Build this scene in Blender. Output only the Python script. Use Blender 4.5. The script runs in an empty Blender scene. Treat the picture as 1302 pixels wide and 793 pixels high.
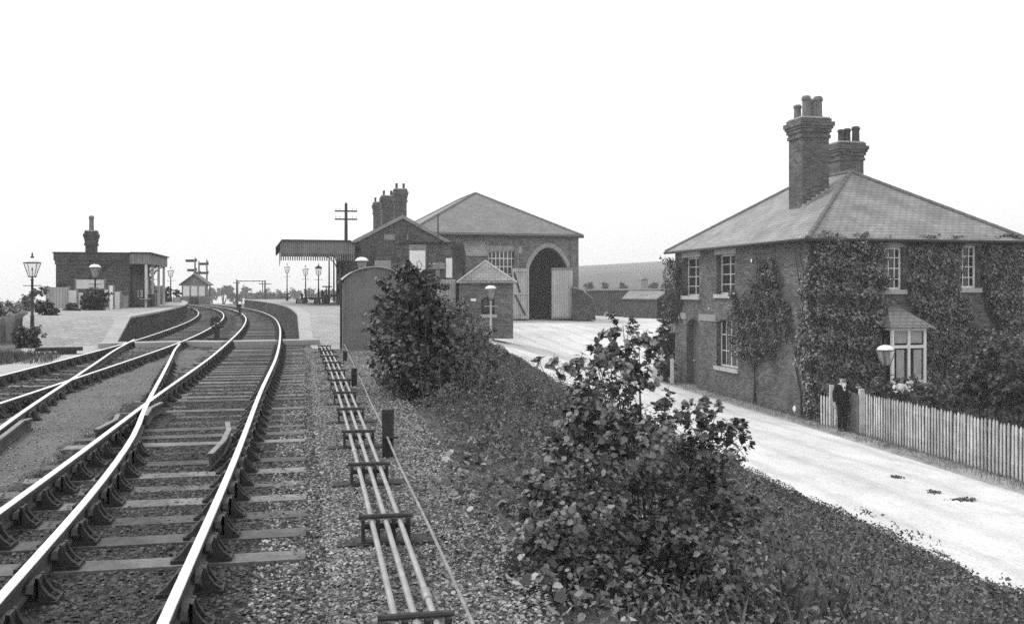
import bpy, bmesh, math, random
import numpy as np
from mathutils import Vector, Matrix
R = math.radians
rng = np.random.default_rng(7)
random.seed(7)
scene = bpy.context.scene
COL = scene.collection
HZ = 367.0; FL = 1200.0; CX = 651.0; EYE = 1.6
def wx(px, Y): return (px-CX)/FL*Y
def wz(py, Y): return EYE+(HZ-py)/FL*Y

# ------------------------------------------------------------------ materials
def new_mat(name):
    m = bpy.data.materials.new(name); m.use_nodes = True
    nt = m.node_tree; nt.nodes.clear()
    out = nt.nodes.new('ShaderNodeOutputMaterial'); b = nt.nodes.new('ShaderNodeBsdfPrincipled')
    nt.links.new(b.outputs[0], out.inputs[0])
    return m, nt, b, out
def N(nt, typ, **kw):
    n = nt.nodes.new(typ)
    for k, v in kw.items():
        if k in n.inputs: n.inputs[k].default_value = v
        else: setattr(n, k, v)
    return n
def coord(nt, uv=False):
    t = nt.nodes.new('ShaderNodeTexCoord')
    return t.outputs['UV' if uv else 'Object']
def wcoord(nt):
    return nt.nodes.new('ShaderNodeNewGeometry').outputs['Position']
def ramp(nt, src, a, b, lo=0.3, hi=0.7):
    r = nt.nodes.new('ShaderNodeMapRange'); r.inputs['From Min'].default_value = lo; r.inputs['From Max'].default_value = hi
    r.inputs['To Min'].default_value = a; r.inputs['To Max'].default_value = b
    nt.links.new(src, r.inputs['Value']); return r.outputs['Result']
def mth(nt, op, a, b):
    n = nt.nodes.new('ShaderNodeMath'); n.operation = op
    for i, s in enumerate((a, b)):
        if isinstance(s, (int, float)): n.inputs[i].default_value = s
        else: nt.links.new(s, n.inputs[i])
    return n.outputs[0]
def noise(nt, vec, scale, detail=6, rough=0.6):
    n = N(nt, 'ShaderNodeTexNoise', Scale=scale, Detail=detail, Roughness=rough)
    nt.links.new(vec, n.inputs['Vector']); return n.outputs['Fac']
def bump(nt, b, h, strength, dist):
    n = N(nt, 'ShaderNodeBump', Strength=strength, Distance=dist)
    nt.links.new(h, n.inputs['Height']); nt.links.new(n.outputs[0], b.inputs['Normal'])
def plain(name, g, var=0.25, scale=6, rough=0.8, metal=0, spec=0.3, world=False, bmp=0.15, bd=0.01, fine=40):
    m, nt, b, out = new_mat(name)
    c = wcoord(nt) if world else coord(nt)
    big = ramp(nt, noise(nt, c, scale), g*(1-var), g*(1+var))
    fn = ramp(nt, noise(nt, c, fine, 4, .7), 1-var*.7, 1+var*.7)
    v = mth(nt, 'MULTIPLY', big, fn)
    nt.links.new(v, b.inputs['Base Color'])
    b.inputs['Roughness'].default_value = rough; b.inputs['Metallic'].default_value = metal
    b.inputs['Specular IOR Level'].default_value = spec
    bump(nt, b, noise(nt, c, fine, 5, .7), bmp, bd)
    return m
def bricky(name, g, w=.23, h=.075, mortar=.35, var=.3, msize=.007, rough=.9, offset=.5, bmp=.5, stain=.3, mort_g=None, spec=.2):
    m, nt, b, out = new_mat(name)
    uv = coord(nt, True)
    t = N(nt, 'ShaderNodeTexBrick', Scale=1.0); t.offset = offset
    t.inputs['Brick Width'].default_value = w; t.inputs['Row Height'].default_value = h
    t.inputs['Mortar Size'].default_value = msize; t.inputs['Mortar Smooth'].default_value = .2
    t.inputs['Bias'].default_value = 0
    a, c = g*(1-var), g*(1+var); mg = mort_g if mort_g is not None else g*(1+mortar)
    t.inputs['Color1'].default_value = (a, a, a, 1); t.inputs['Color2'].default_value = (c, c, c, 1); t.inputs['Mortar'].default_value = (mg, mg, mg, 1)
    nt.links.new(uv, t.inputs['Vector'])
    big = ramp(nt, noise(nt, uv, .9, 7, .65), 1-stain, 1+stain)
    fn = ramp(nt, noise(nt, uv, 25, 4, .7), .8, 1.2)
    bw = nt.nodes.new('ShaderNodeRGBToBW'); nt.links.new(t.outputs['Color'], bw.inputs[0])
    v = mth(nt, 'MULTIPLY', mth(nt, 'MULTIPLY', bw.outputs[0], big), fn)
    nt.links.new(v, b.inputs['Base Color'])
    b.inputs['Roughness'].default_value = rough; b.inputs['Specular IOR Level'].default_value = spec
    h_ = mth(nt, 'SUBTRACT', mth(nt, 'MULTIPLY', noise(nt, uv, 30, 3), .5), t.outputs['Fac'])
    bump(nt, b, h_, bmp, .012)
    return m
def leafy(name, lo, hi, trans=.25, rough=.5, spec=.35):
    m, nt, b, out = new_mat(name)
    geo = nt.nodes.new('ShaderNodeNewGeometry')
    r = ramp(nt, geo.outputs['Random Per Island'], lo, hi, 0, 1)
    big = ramp(nt, noise(nt, geo.outputs['Position'], 1.3, 3), .75, 1.25)
    v = mth(nt, 'MULTIPLY', r, big)
    nt.links.new(v, b.inputs['Base Color'])
    b.inputs['Roughness'].default_value = rough; b.inputs['Specular IOR Level'].default_value = spec
    tr = nt.nodes.new('ShaderNodeBsdfTranslucent'); nt.links.new(v, tr.inputs[0])
    mx = nt.nodes.new('ShaderNodeMixShader'); mx.inputs[0].default_value = trans
    nt.links.new(b.outputs[0], mx.inputs[1]); nt.links.new(tr.outputs[0], mx.inputs[2]); nt.links.new(mx.outputs[0], out.inputs[0])
    return m
M = dict(
 brick=bricky('house_brick', .10, mortar=.65, var=.45, msize=.009, stain=.35),
 brick_shed=bricky('shed_brick', .125, mortar=.9, var=.4, stain=.35),
 brick_dark=bricky('dark_brick', .062, mortar=1.0, var=.45, stain=.4), brick_sta=bricky('station_brick', .085, mortar=1.0, var=.45, stain=.4),
 brick_plat=bricky('platform_brick', .055, mortar=.4, var=.4, stain=.5),
 slate=bricky('roof_slate', .225, w=.28, h=.2, mort_g=.09, var=.13, msize=.014, rough=.55, stain=.38, spec=.5, bmp=.6),
 slate_shed=bricky('shed_slate', .165, w=.3, h=.24, mort_g=.10, var=.16, msize=.012, rough=.6, stain=.2, spec=.45),
 boards=bricky('grey_boards', .24, w=.13, h=9, mort_g=.05, var=.12, msize=.008, offset=0, stain=.2, rough=.75),
 boards_light=bricky('pale_boards', .42, w=.14, h=9, mort_g=.12, var=.12, msize=.008, offset=0, stain=.2, rough=.75),
 boards_can=bricky('canopy_boards', .20, w=.11, h=9, mort_g=.05, var=.12, msize=.01, offset=0, stain=.2, rough=.7),
 boards_dark=bricky('dark_boards', .10, w=.14, h=9, mort_g=.03, var=.2, msize=.01, offset=0, stain=.25, rough=.8),
 stone=plain('sill_stone', .40, .15, 3), stone_mid=plain('band_stone', .26, .2, 3),
 arch_stone=plain('arch_voussoirs', .27, .2, 3),
 white=plain('white_paint', .86, .08, 3, .5, bmp=.05), cream=plain('cream_paint', .6, .12, 3, .5),
 black=plain('black_paint', .018, .3, 4, .45, spec=.5), dark=plain('dark_iron', .03, .4, 12, .6, spec=.4),
 rust=plain('rusty_iron', .05, .45, 14, .75, bmp=.3), chair=plain('cast_iron_chair', .035, .4, 18, .65, bmp=.3),
 key=plain('oak_key', .13, .25, 10), dull_rail=plain('dull_rail_top', .20, .3, 6, .6),
 rod=plain('rodding_steel', .31, .2, 6, .5, metal=.3),
 railweb=plain('rail_web', .07, .4, 8, .7, bmp=.2),
 wood=plain('weathered_wood', .22, .35, 5, bmp=.3), wood_dark=plain('tarred_wood', .035, .5, 6),
 platform=bricky('platform_paving', .33, w=.3, h=.22, mort_g=.2, var=.12, msize=.01, stain=.15),
 coping=plain('platform_coping', .36, .15, 2), lead=plain('lead_flashing', .42, .2, 4), ridge=plain('ridge_tile', .15, .25, 5),
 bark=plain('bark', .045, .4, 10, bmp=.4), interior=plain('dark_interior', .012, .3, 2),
 curtain=plain('lace_curtain', .42, .2, 4), pot=plain('chimney_pot_clay', .17, .3, 5), pot_dark=plain('sooty_pot', .07, .3, 5),
 cloth=plain('dark_serge', .012, .3, 9, .9), skin=plain('skin', .42, .1, 9, .6, bmp=0), shirt=plain('white_shirt', .75, .05, 5),
 hair=plain('grey_hair', .2, .2, 30), picket=plain('weathered_picket', .50, .3, 3, bmp=.3),
 leaf_big=leafy('sycamore_leaf', .025, .26, .22, .42, .5), leaf_ivy=leafy('ivy_leaf', .005, .28, .12, .38, .6),
 leaf_fruit=leafy('creeper_leaf', .010, .14, .12, .5, .4), leaf_dark=leafy('shrub_leaf', .015, .09, .15),
 leaf_mid=leafy('bank_leaf', .02, .24, .2), leaf_light=leafy('pale_leaf', .16, .48, .2), leaf_weed=leafy('weed_leaf', .015, .17, .2), stalk=plain('dry_stalk', .16, .3, 5), leaf_litter=leafy('leaf_litter', .10, .40, .1, .7, .2), leaf_far=leafy('far_leaf', .03, .10, .2),
 grass=leafy('dry_grass', .07, .26, .25, .7, .2), hedge=leafy('clipped_ground_cover', .005, .105, .12),
)
# glass
m, nt, b, out = new_mat('window_glass'); b.inputs['Base Color'].default_value = (.03, .03, .03, 1); b.inputs['Roughness'].default_value = .08; b.inputs['Specular IOR Level'].default_value = .6; M['glass'] = m
m, nt, b, out = new_mat('lantern_glass'); b.inputs['Base Color'].default_value = (.75, .75, .75, 1); b.inputs['Roughness'].default_value = .15
tr = nt.nodes.new('ShaderNodeBsdfTransparent'); mx = nt.nodes.new('ShaderNodeMixShader'); mx.inputs[0].default_value = .2
nt.links.new(tr.outputs[0], mx.inputs[1]); nt.links.new(b.outputs[0], mx.inputs[2]); nt.links.new(mx.outputs[0], out.inputs[0]); M['lglass'] = m
# polished running surface
m, nt, b, out = new_mat('polished_rail_top')
nt.links.new(ramp(nt, noise(nt, coord(nt), 3), .78, .95), b.inputs['Base Color']); b.inputs['Metallic'].default_value = .85; b.inputs['Roughness'].default_value = .38; M['railtop'] = m
def ballast_mat(name, lo, hi, sc=22, bd=.05, patch=.25, pale=.0):
    m, nt, b, out = new_mat(name); c = wcoord(nt)
    vo = N(nt, 'ShaderNodeTexVoronoi', Scale=sc, Randomness=1.0); nt.links.new(c, vo.inputs['Vector'])
    bw = nt.nodes.new('ShaderNodeRGBToBW'); nt.links.new(vo.outputs['Color'], bw.inputs[0])
    v = ramp(nt, bw.outputs[0], lo, hi, .2, .8)
    edge = ramp(nt, vo.outputs['Distance'], 1.1, .45, .2, .75)
    big = ramp(nt, noise(nt, c, .8, 6, .65), 1-patch, 1+patch)
    v = mth(nt, 'MULTIPLY', mth(nt, 'MULTIPLY', v, edge), big)
    nt.links.new(v, b.inputs['Base Color']); b.inputs['Roughness'].default_value = .95; b.inputs['Specular IOR Level'].default_value = .15
    h = mth(nt, 'ADD', mth(nt, 'MULTIPLY', vo.outputs['Distance'], -1.0), noise(nt, c, sc*1.5, 4))
    bump(nt, b, h, .8, bd); return m
M['gravel'] = ballast_mat('cess_gravel', .08, .32, 30, .04, .55)
M['oily'] = ballast_mat('oily_ballast', .028, .11, 20, .05, .4)
M['ash'] = ballast_mat('fine_ash', .15, .25, 60, .012, .18)
M['stone_mid_b'] = leafy('ballast_stone', .05, .42, 0, .9, .15); M['stone_dark_b'] = leafy('oily_stone', .010, .12, 0, .8, .3)
def ground_mat(name, lo, hi, sc, patchsc=.5, rough=.95, bd=.03, streak=False, fine=18):
    m, nt, b, out = new_mat(name); c = wcoord(nt)
    a = ramp(nt, noise(nt, c, patchsc, 8, .7), lo, hi)
    f = ramp(nt, noise(nt, c, fine, 6, .75), .75, 1.25)
    v = mth(nt, 'MULTIPLY', a, f)
    if streak:
        sp = ramp(nt, noise(nt, c, 2.2, 8, .8), 1.0, .45, .60, .78); v = mth(nt, 'MULTIPLY', v, sp)
    nt.links.new(v, b.inputs['Base Color']); b.inputs['Roughness'].default_value = rough; b.inputs['Specular IOR Level'].default_value = .1
    bump(nt, b, noise(nt, c, sc, 8, .75), .6, bd); return m
M['road'] = ground_mat('chalk_road', .44, .74, 9, .22, bd=.03, streak=True)
def add_ruts(m):
    nt = m.node_tree; bb = [n for n in nt.nodes if n.type == 'BSDF_PRINCIPLED'][0]; src = bb.inputs['Base Color'].links[0].from_socket
    uv = nt.nodes.new('ShaderNodeTexCoord').outputs['UV']; sep = nt.nodes.new('ShaderNodeSeparateXYZ'); nt.links.new(uv, sep.inputs[0])
    ns = noise(nt, uv, .35, 4); u = mth(nt, 'ADD', sep.outputs[0], mth(nt, 'MULTIPLY', ns, 1.3))
    w = mth(nt, 'SINE', mth(nt, 'MULTIPLY', u, 4.4), 0.0)
    sc = nt.nodes.new('ShaderNodeMapping'); sc.inputs['Scale'].default_value = (3.2, .5, 1); nt.links.new(uv, sc.inputs['Vector'])
    st = noise(nt, sc.outputs[0], 1.6, 7, .75)
    f = mth(nt, 'MULTIPLY', ramp(nt, w, 1.0, .86, .3, 1.0), ramp(nt, st, 1.04, .74, .52, .75))
    nt.links.new(mth(nt, 'MULTIPLY', src, f), bb.inputs['Base Color'])
add_ruts(M['road'])
M['verge'] = ground_mat('dusty_verge', .16, .42, 12, 1.2)
M['earth'] = ground_mat('bank_earth', .05, .17, 10, 1.0, bd=.06)
M['field'] = ground_mat('field_grass', .07, .18, 2, .05, bd=.1, fine=2)
M['hill'] = ground_mat('hill_grass', .07, .16, .4, .012, bd=.3, fine=.3)
M['garden'] = ground_mat('garden_soil', .03, .10, 8, 1.0, bd=.06)

# ------------------------------------------------------------------ mesh builder
class MB:
    def __init__(s, X=None): s.v = []; s.f = []; s.m = []; s.X = X or Matrix.Identity(4); s.cur = 0
    def add(s, vs, fs):
        n = len(s.v); s.v += [tuple(s.X @ Vector(v)) for v in vs]
        s.f += [tuple(i+n for i in f) for f in fs]; s.m += [s.cur]*len(fs)
    def box(s, x0, x1, y0, y1, z0, z1, j=0):
        r = lambda: random.uniform(-j, j) if j else 0
        vs = [(x+r(), y+r(), z+r()) for z in (z0, z1) for x, y in ((x0, y0), (x1, y0), (x1, y1), (x0, y1))]
        s.add(vs, [(0,3,2,1), (4,5,6,7), (0,1,5,4), (1,2,6,5), (2,3,7,6), (3,0,4,7)])
    def prism(s, pts, vec):
        n = len(pts); v = Vector(vec); a = [Vector(p) for p in pts]
        s.add([tuple(p) for p in a]+[tuple(p+v) for p in a], [tuple(range(n))[::-1], tuple(range(n, 2*n))]+[(i, (i+1) % n, (i+1) % n+n, i+n) for i in range(n)])
    def tube(s, pts, rad, n=6, cap=True):
        pts = [Vector(p) for p in pts]
        if not hasattr(rad, '__len__'): rad = [rad]*len(pts)
        vs = []; fs = []
        for i, p in enumerate(pts):
            d = (pts[min(i+1, len(pts)-1)]-pts[max(i-1, 0)])
            d = d.normalized() if d.length > 1e-9 else Vector((0, 0, 1))
            u = d.cross(Vector((0, 0, 1)));  u = u.normalized() if u.length > .01 else Vector((1, 0, 0)); w = d.cross(u)
            for k in range(n):
                a = 2*math.pi*k/n; q = p+(u*math.cos(a)+w*math.sin(a))*rad[i]; vs.append(tuple(q))
        for i in range(len(pts)-1):
            for k in range(n):
                fs.append((i*n+k, i*n+(k+1) % n, (i+1)*n+(k+1) % n, (i+1)*n+k))
        if cap: fs += [tuple(range(n))[::-1], tuple(range((len(pts)-1)*n, len(pts)*n))]
        s.add(vs, fs)
    def lathe(s, c, prof, n=10):
        vs = []; fs = []
        for r, z in prof:
            for k in range(n):
                a = 2*math.pi*(k+.5)/n; vs.append((c[0]+r*math.cos(a), c[1]+r*math.sin(a), c[2]+z))
        for i in range(len(prof)-1):
            for k in range(n): fs.append((i*n+k, i*n+(k+1) % n, (i+1)*n+(k+1) % n, (i+1)*n+k))
        fs += [tuple(range(n))[::-1], tuple(range((len(prof)-1)*n, len(prof)*n))]
        s.add(vs, fs)
    def build(s, name, mats, parent=None, uv=True, smooth=False, recalc=True):
        me = bpy.data.meshes.new(name); me.from_pydata(s.v, [], s.f)
        mats = mats if isinstance(mats, (list, tuple)) else [mats]
        for m_ in mats: me.materials.append(M[m_] if isinstance(m_, str) else m_)
        if len(mats) > 1: me.polygons.foreach_set('material_index', s.m)
        if recalc:
            bm = bmesh.new(); bm.from_mesh(me); bmesh.ops.recalc_face_normals(bm, faces=bm.faces); bm.to_mesh(me); bm.free()
        if uv:
            ul = me.uv_layers.new(name='UVMap').data; vv = me.vertices
            for p in me.polygons:
                n = p.normal
                if abs(n.z) > .95: t = Vector((1, 0, 0)); w = Vector((0, 1, 0))
                else:
                    t = Vector((-n.y, n.x, 0)).normalized(); w = n.cross(t)
                    if w.z < 0: w = -w
                for li in p.loop_indices:
                    co = vv[me.loops[li].vertex_index].co; ul[li].uv = (co.dot(t)+50, co.dot(w)+50)
        if smooth: me.polygons.foreach_set('use_smooth', [True]*len(me.polygons))
        o = bpy.data.objects.new(name, me); COL.objects.link(o)
        if parent: o.parent = parent
        return o
def tag(o, label=None, cat=None, group=None, kind=None):
    if label: o['label'] = label
    if cat: o['category'] = cat
    if group: o['group'] = group
    if kind: o['kind'] = kind
    return o
def thing(name, label, cat, loc=(0,0,0), rz=0, group=None):
    o = bpy.data.objects.new(name, None); COL.objects.link(o); o.empty_display_size = .2
    o.location = loc; o.rotation_euler = (0, 0, rz); return tag(o, label, cat, group)
def dup(src, loc, rz=0, label=None, group=None, parent=None):
    r = src.copy(); COL.objects.link(r)
    if parent is None: r.location = loc; r.rotation_euler = (0, 0, rz)
    else: r.parent = parent
    if label: r['label'] = label
    if group: r['group'] = group
    for ch in list(src.children): dup(ch, None, 0, parent=r)
    return r

# ------------------------------------------------------------------ leaf scattering
def tmpl(kind):
    if kind == 'maple':
        o = [(0,0),(.24,.0),(.42,.16),(.38,.32),(.50,.52),(.34,.60),(.22,.78),(0,.98),(-.22,.78),(-.34,.60),(-.50,.52),(-.38,.32),(-.42,.16),(-.24,.0)]
        v = [(x, y, .12*abs(x)**1.0-.15*y*y) for x, y in o]+[(0, .42, -.02)]
        f = [(len(o), i, (i+1) % len(o)) for i in range(len(o))]
    elif kind == 'ivy':
        o = [(0,0),(.38,-.05),(.30,.35),(0,.8),(-.30,.35),(-.38,-.05)]
        v = [(x, y, .2*abs(x)) for x, y in o]; f = [(0,1,2),(0,2,3),(0,3,4),(0,4,5)]
    elif kind == 'kite':
        v = [(0,0,0),(.28,.4,.08),(0,1,-.08),(-.28,.4,.08)]; f = [(0,1,2),(0,2,3)]
    elif kind == 'blade':
        v = [(-.03,0,0),(.03,0,0),(.02,.5,.06),(0,1,.25)]; f = [(0,1,2),(0,2,3)]
    elif kind == 'stone':
        v = [(.5,0,0),(-.5,.05,.02),(.05,.42,0),(0,-.45,.04),(.05,.03,.34),(0,0,-.3),(.3,.25,.2),(-.25,-.25,.22)]
        f = [(0,6,4),(6,2,4),(2,1,4),(1,7,4),(7,3,4),(3,0,4),(0,2,6),(1,3,7),(0,2,5),(2,1,5),(1,3,5),(3,0,5)]
    return np.array(v, float), np.array(f, int)
def scatter(name, kind, pos, nrm, size, mat, parent=None, spin=None, up=None):
    """one mesh of many small leaves: pos (N,3), nrm (N,3) face normals, size (N)"""
    tv, tf = tmpl(kind); n = len(pos); pos = np.asarray(pos, float); nrm = np.asarray(nrm, float)
    nrm = nrm/np.maximum(np.linalg.norm(nrm, axis=1, keepdims=True), 1e-6)
    ref = rng.normal(size=(n, 3)) if up is None else np.asarray(up, float)
    ya = ref-np.sum(ref*nrm, 1, keepdims=True)*nrm; ya /= np.maximum(np.linalg.norm(ya, axis=1, keepdims=True), 1e-6)
    xa = np.cross(ya, nrm); B = np.stack([xa, ya, nrm], 2)
    sz = np.asarray(size, float).reshape(n, 1, 1)
    V = (np.einsum('nij,kj->nki', B, tv)*sz+pos[:, None, :]).reshape(-1, 3)
    F = (tf[None]+(np.arange(n)*len(tv))[:, None, None]).reshape(-1, 3)
    me = bpy.data.meshes.new(name); me.vertices.add(len(V)); me.vertices.foreach_set('co', V.astype(np.float32).ravel())
    me.loops.add(F.size); me.loops.foreach_set('vertex_index', F.astype(np.int32).ravel())
    me.polygons.add(len(F)); me.polygons.foreach_set('loop_start', (np.arange(len(F))*3).astype(np.int32)); me.polygons.foreach_set('loop_total', np.full(len(F), 3, np.int32))
    me.update(calc_edges=True); me.materials.append(M[mat])
    o = bpy.data.objects.new(name, me); COL.objects.link(o)
    if parent: o.parent = parent
    return o

# ------------------------------------------------------------------ track curves
def interp_fn(pts):
    y = np.array([p[0] for p in pts], float); x = np.array([p[1] for p in pts], float)
    h = np.diff(y); d = np.diff(x)/h; mm = np.zeros(len(y)); mm[0] = d[0]; mm[-1] = d[-1]
    for i in range(1, len(y)-1): mm[i] = (d[i-1]*h[i]+d[i]*h[i-1])/(h[i]+h[i-1])
    def f(t):
        t = np.asarray(t, float); i = np.clip(np.searchsorted(y, t)-1, 0, len(h)-1)
        s = (t-y[i])/h[i]; s2 = s*s; s3 = s2*s
        r = (2*s3-3*s2+1)*x[i]+(s3-2*s2+s)*h[i]*mm[i]+(-2*s3+3*s2)*x[i+1]+(s3-s2)*h[i]*mm[i+1]
        lo = x[0]+(t-y[0])*mm[0]; hi = x[-1]+(t-y[-1])*mm[-1]
        return np.where(t < y[0], lo, np.where(t > y[-1], hi, r))
    return f
fA = interp_fn([(-4,.15),(4.5,-1.67),(8.24,-2.47),(14.4,-3.85),(22,-5.5),(30.3,-7.45),(40,-9.85),(53,-13.4),(67,-17.9),(77,-21.6),(90,-27.2),(105,-34.6),(125,-46),(150,-63)])
fL = interp_fn([(-4,-4.3),(6,-5.95),(13.3,-7.2),(17,-7.85),(22,-8.75),(27.4,-9.78),(38.4,-12.3),(53,-16.2),(67,-20.7),(77,-24.4),(90,-30),(105,-37.4),(125,-48.8),(150,-66)])
fB = interp_fn([(-4,-.6),(0,-1.5),(4.92,-2.67),(8.24,-3.53),(10.5,-4.2),(12.4,-4.84),(18.3,-6.75),(22,-7.95),(25,-8.93),(27.8,-9.78)])
def slope(f, y): return float((f(y+.05)-f(y-.05))/.1)
def nrm_at(f, y):
    s = slope(f, y); l = math.hypot(s, 1); return Vector((1/l, -s/l)), Vector((s/l, 1/l))      # right normal, tangent
def off(f, y, d):
    n, t = nrm_at(f, y); return Vector((float(f(y)), y))+n*d
def offset_line(f, y0, y1, d, step=1.0):
    out = []; y = y0
    while y < y1: out.append(off(f, y, d)); y += step if y < 40 else step*1.5
    out.append(off(f, y1, d)); return out
G = 1.5

# ------------------------------------------------------------------ terrain
def lin(pts):
    a = np.array(pts, float); return lambda y: np.interp(y, a[:, 0], a[:, 1])
YR = [-14, -8] + list(np.arange(-5, 30, .4)) + list(np.arange(30, 112, 1.0)) + [118, 126, 136, 150, 170, 200, 240, 290, 350, 430, 520, 620, 750, 900, 1050, 1200]
YR = np.array(YR)
b1x = lambda y: np.where(y < 110, fL(np.minimum(y, 110))-8.0, -49.2-(y-110)*.45)
b2x = lin([(-14,2.4),(-5,1.3),(0,.75),(5,0.05),(10,-.85),(17,-2.3),(28,-2.9),(36,-4.0),(48,-4.6),(52,-5.0),(60,-7),(110,-20),(1800,-90)])
b3x = lin([(-14,11.4),(-5,9.9),(5,8.2),(12.7,6.9),(22,5.3),(27,3.9),(32,2.27),(37,.9),(40,-.3),(45,-2.2),(48,-3.6),(52,-4.9),(60,-6.9),(110,-19.9),(1800,-89)])
b3z = lin([(-14,-2.75),(22,-2.7),(27,-2.5),(32,-2.16),(37,-1.6),(40,-1.1),(45,-.55),(70,-.55),(110,-.6),(200,-2),(1800,-32)])
b4x = lin([(-14,17.75),(0,15.4),(21.8,11.75),(28.6,10.6),(31.8,10.0),(43.3,7.35),(47,7.8),(55,9.2),(75,12.6),(83,8.0),(90,8),(110,9),(1800,100)])
b4z = lin([(-14,-2.9),(21.8,-2.85),(31.8,-2.8),(43.3,-2.6),(47,-2.3),(55,-1.4),(62,-1.0),(75,-.8),(110,-.7),(200,-1.6),(1800,-30)])
def far_drop(y): return -np.clip(y-100, 0, None)*.0155
def track_z(y): return -.2+far_drop(y)
def left_z(X, Y):
    d = np.clip(b1x(Y)-X, 0, None)
    return track_z(Y)-np.minimum(d*.055, 3.4)
def right_z(X, Y):
    d = np.clip(X-b4x(Y), 0, None)
    base = b4z(Y)
    u = X/np.maximum(Y, 1)
    w = np.clip((u+.03)/.09, 0, 1); w = w*w*(3-2*w)
    ramp_ = np.clip((Y-110)/520, 0, 1)**1.25
    hill = w*ramp_*(1.6+ (32+np.clip((u-.11)*70, -3, 10))/1200*630 - b4z(630))
    hill = hill*np.where(Y > 630, np.clip(1-(Y-630)/900, .3, 1), 1)
    return base+hill+(1-w)*0
def strip(name, mat, xa, xb, zfun, nx, label_kind='structure', jitter=0.0, rows=YR, power=1.0):
    vs = []; fs = []
    for j, y in enumerate(rows):
        A = float(xa(y)); Bx = float(xb(y))
        for i in range(nx+1):
            t = (i/nx)**power; x = A+(Bx-A)*t
            z = float(zfun(x, y, t))
            if jitter and 0 < i < nx: z += jitter*(math.sin(x*3.1+y*1.7)*math.sin(y*2.3-x*1.1)+.6*math.sin(x*7.3+y*5.1))
            vs.append((x, y, z))
    for j in range(len(rows)-1):
        for i in range(nx):
            a = j*(nx+1)+i; fs.append((a, a+1, a+nx+2, a+nx+1))
    mb = MB(); mb.v = vs; mb.f = fs; mb.m = [0]*len(fs)
    o = mb.build(name, mat, uv=False, smooth=True, recalc=False); tag(o, kind='structure')
    if name == 'road':
        me = o.data; ul = me.uv_layers.new(name='UVMap').data
        for l in me.loops:
            j, i = divmod(l.vertex_index, nx+1); ul[l.index].uv = (i/nx*(vs[j*(nx+1)+nx][0]-vs[j*(nx+1)][0]), rows[j])
    return o
strip('field', 'field', lambda y: -1200-0*y, b1x, lambda x, y, t: left_z(x, y), 40, power=.25)
strip('track_bed', 'gravel', b1x, b2x, lambda x, y, t: track_z(y), 10)
def bank_z(x, y, t):
    a = float(track_z(y)); b = float(b3z(y)); s = t-.10*math.sin(math.pi*t)
    return a+(b-a)*s
strip('embankment', 'earth', b2x, b3x, bank_z, 26, jitter=.05)
strip('road', 'road', b3x, lambda y: b4x(y)-.9*np.clip((60-y)/15, 0, 1), lambda x, y, t: b3z(y)+(b4z(y)-b3z(y))*t*(1-0.0), 12, rows=YR[YR <= 110])
strip('verge', 'verge', lambda y: b4x(y)-.9*np.clip((60-y)/15, 0, 1)-.0, b4x, lambda x, y, t: b4z(y)+.03*math.sin(math.pi*t), 3, rows=YR[YR <= 62])
strip('pasture', 'field', b3x, b4x, lambda x, y, t: b3z(y)+(b4z(y)-b3z(y))*t, 8, rows=YR[YR >= 110])
strip('hill', 'hill', b4x, lambda y: 1200+0*y, lambda x, y, t: right_z(x, y), 60, power=3.0)

# draped sheets on the flat formation
def sheet(name, mat, edge_l, edge_r, ys, z, jit=.12, nx=6, taper=0):
    vs = []; fs = []
    for j, y in enumerate(ys):
        a = edge_l(y); b = edge_r(y)
        wv = lambda p: math.sin(y*1.9+p)*.45+math.sin(y*4.7+p*2)*.3+math.sin(y*11.3+p*3)*.2
        a = a+Vector((jit*wv(.3), 0)); b = b+Vector((jit*wv(1.9), 0))
        for i in range(nx+1):
            p = a.lerp(b, i/nx); q = 1 if i in (0, nx) else (.35 if i in (1, nx-1) else 0); vs.append((p.x, p.y, z-taper*q))
    for j in range(len(ys)-1):
        for i in range(nx): q = j*(nx+1)+i; fs.append((q, q+1, q+nx+2, q+nx+1))
    mb = MB(); mb.v = vs; mb.f = fs; mb.m = [0]*len(fs)
    return tag(mb.build(name, mat, uv=False, recalc=False), kind='structure')
ys = list(np.arange(-5, 99, .35))
sheet('ballast', 'oily', lambda y: off(fA, y, -G-.75), lambda y: off(fA, y, .72), ys, -.196, .16)
ys2 = list(np.arange(27, 99, .35))
sheet('ballast', 'oily', lambda y: off(fL, y, -G-.55), lambda y: off(fL, y, .5), list(np.arange(-5, 99, .35)), -.192, .12)
sheet('ash_path', 'ash', lambda y: off(fB, y, -G+.14) if y < 10 else (off(fB, y, -G+.14).lerp(off(fL, y, .16), min(1, (y-10)/5))), lambda y: off(fA, y, -G-.42), list(np.arange(-4, 27.5, .15)), -.162, .12, 22, .045)
sheet('ballast', 'oily', lambda y: off(fB, y, -G-.4), lambda y: off(fB, y, -G+.55), list(np.arange(-4, 24, .35)), -.184, .12)
sheet('ballast', 'oily', lambda y: off(fB, y, -.5), lambda y: off(fB, y, .3), list(np.arange(12, 26, .35)), -.180, .12)

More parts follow.
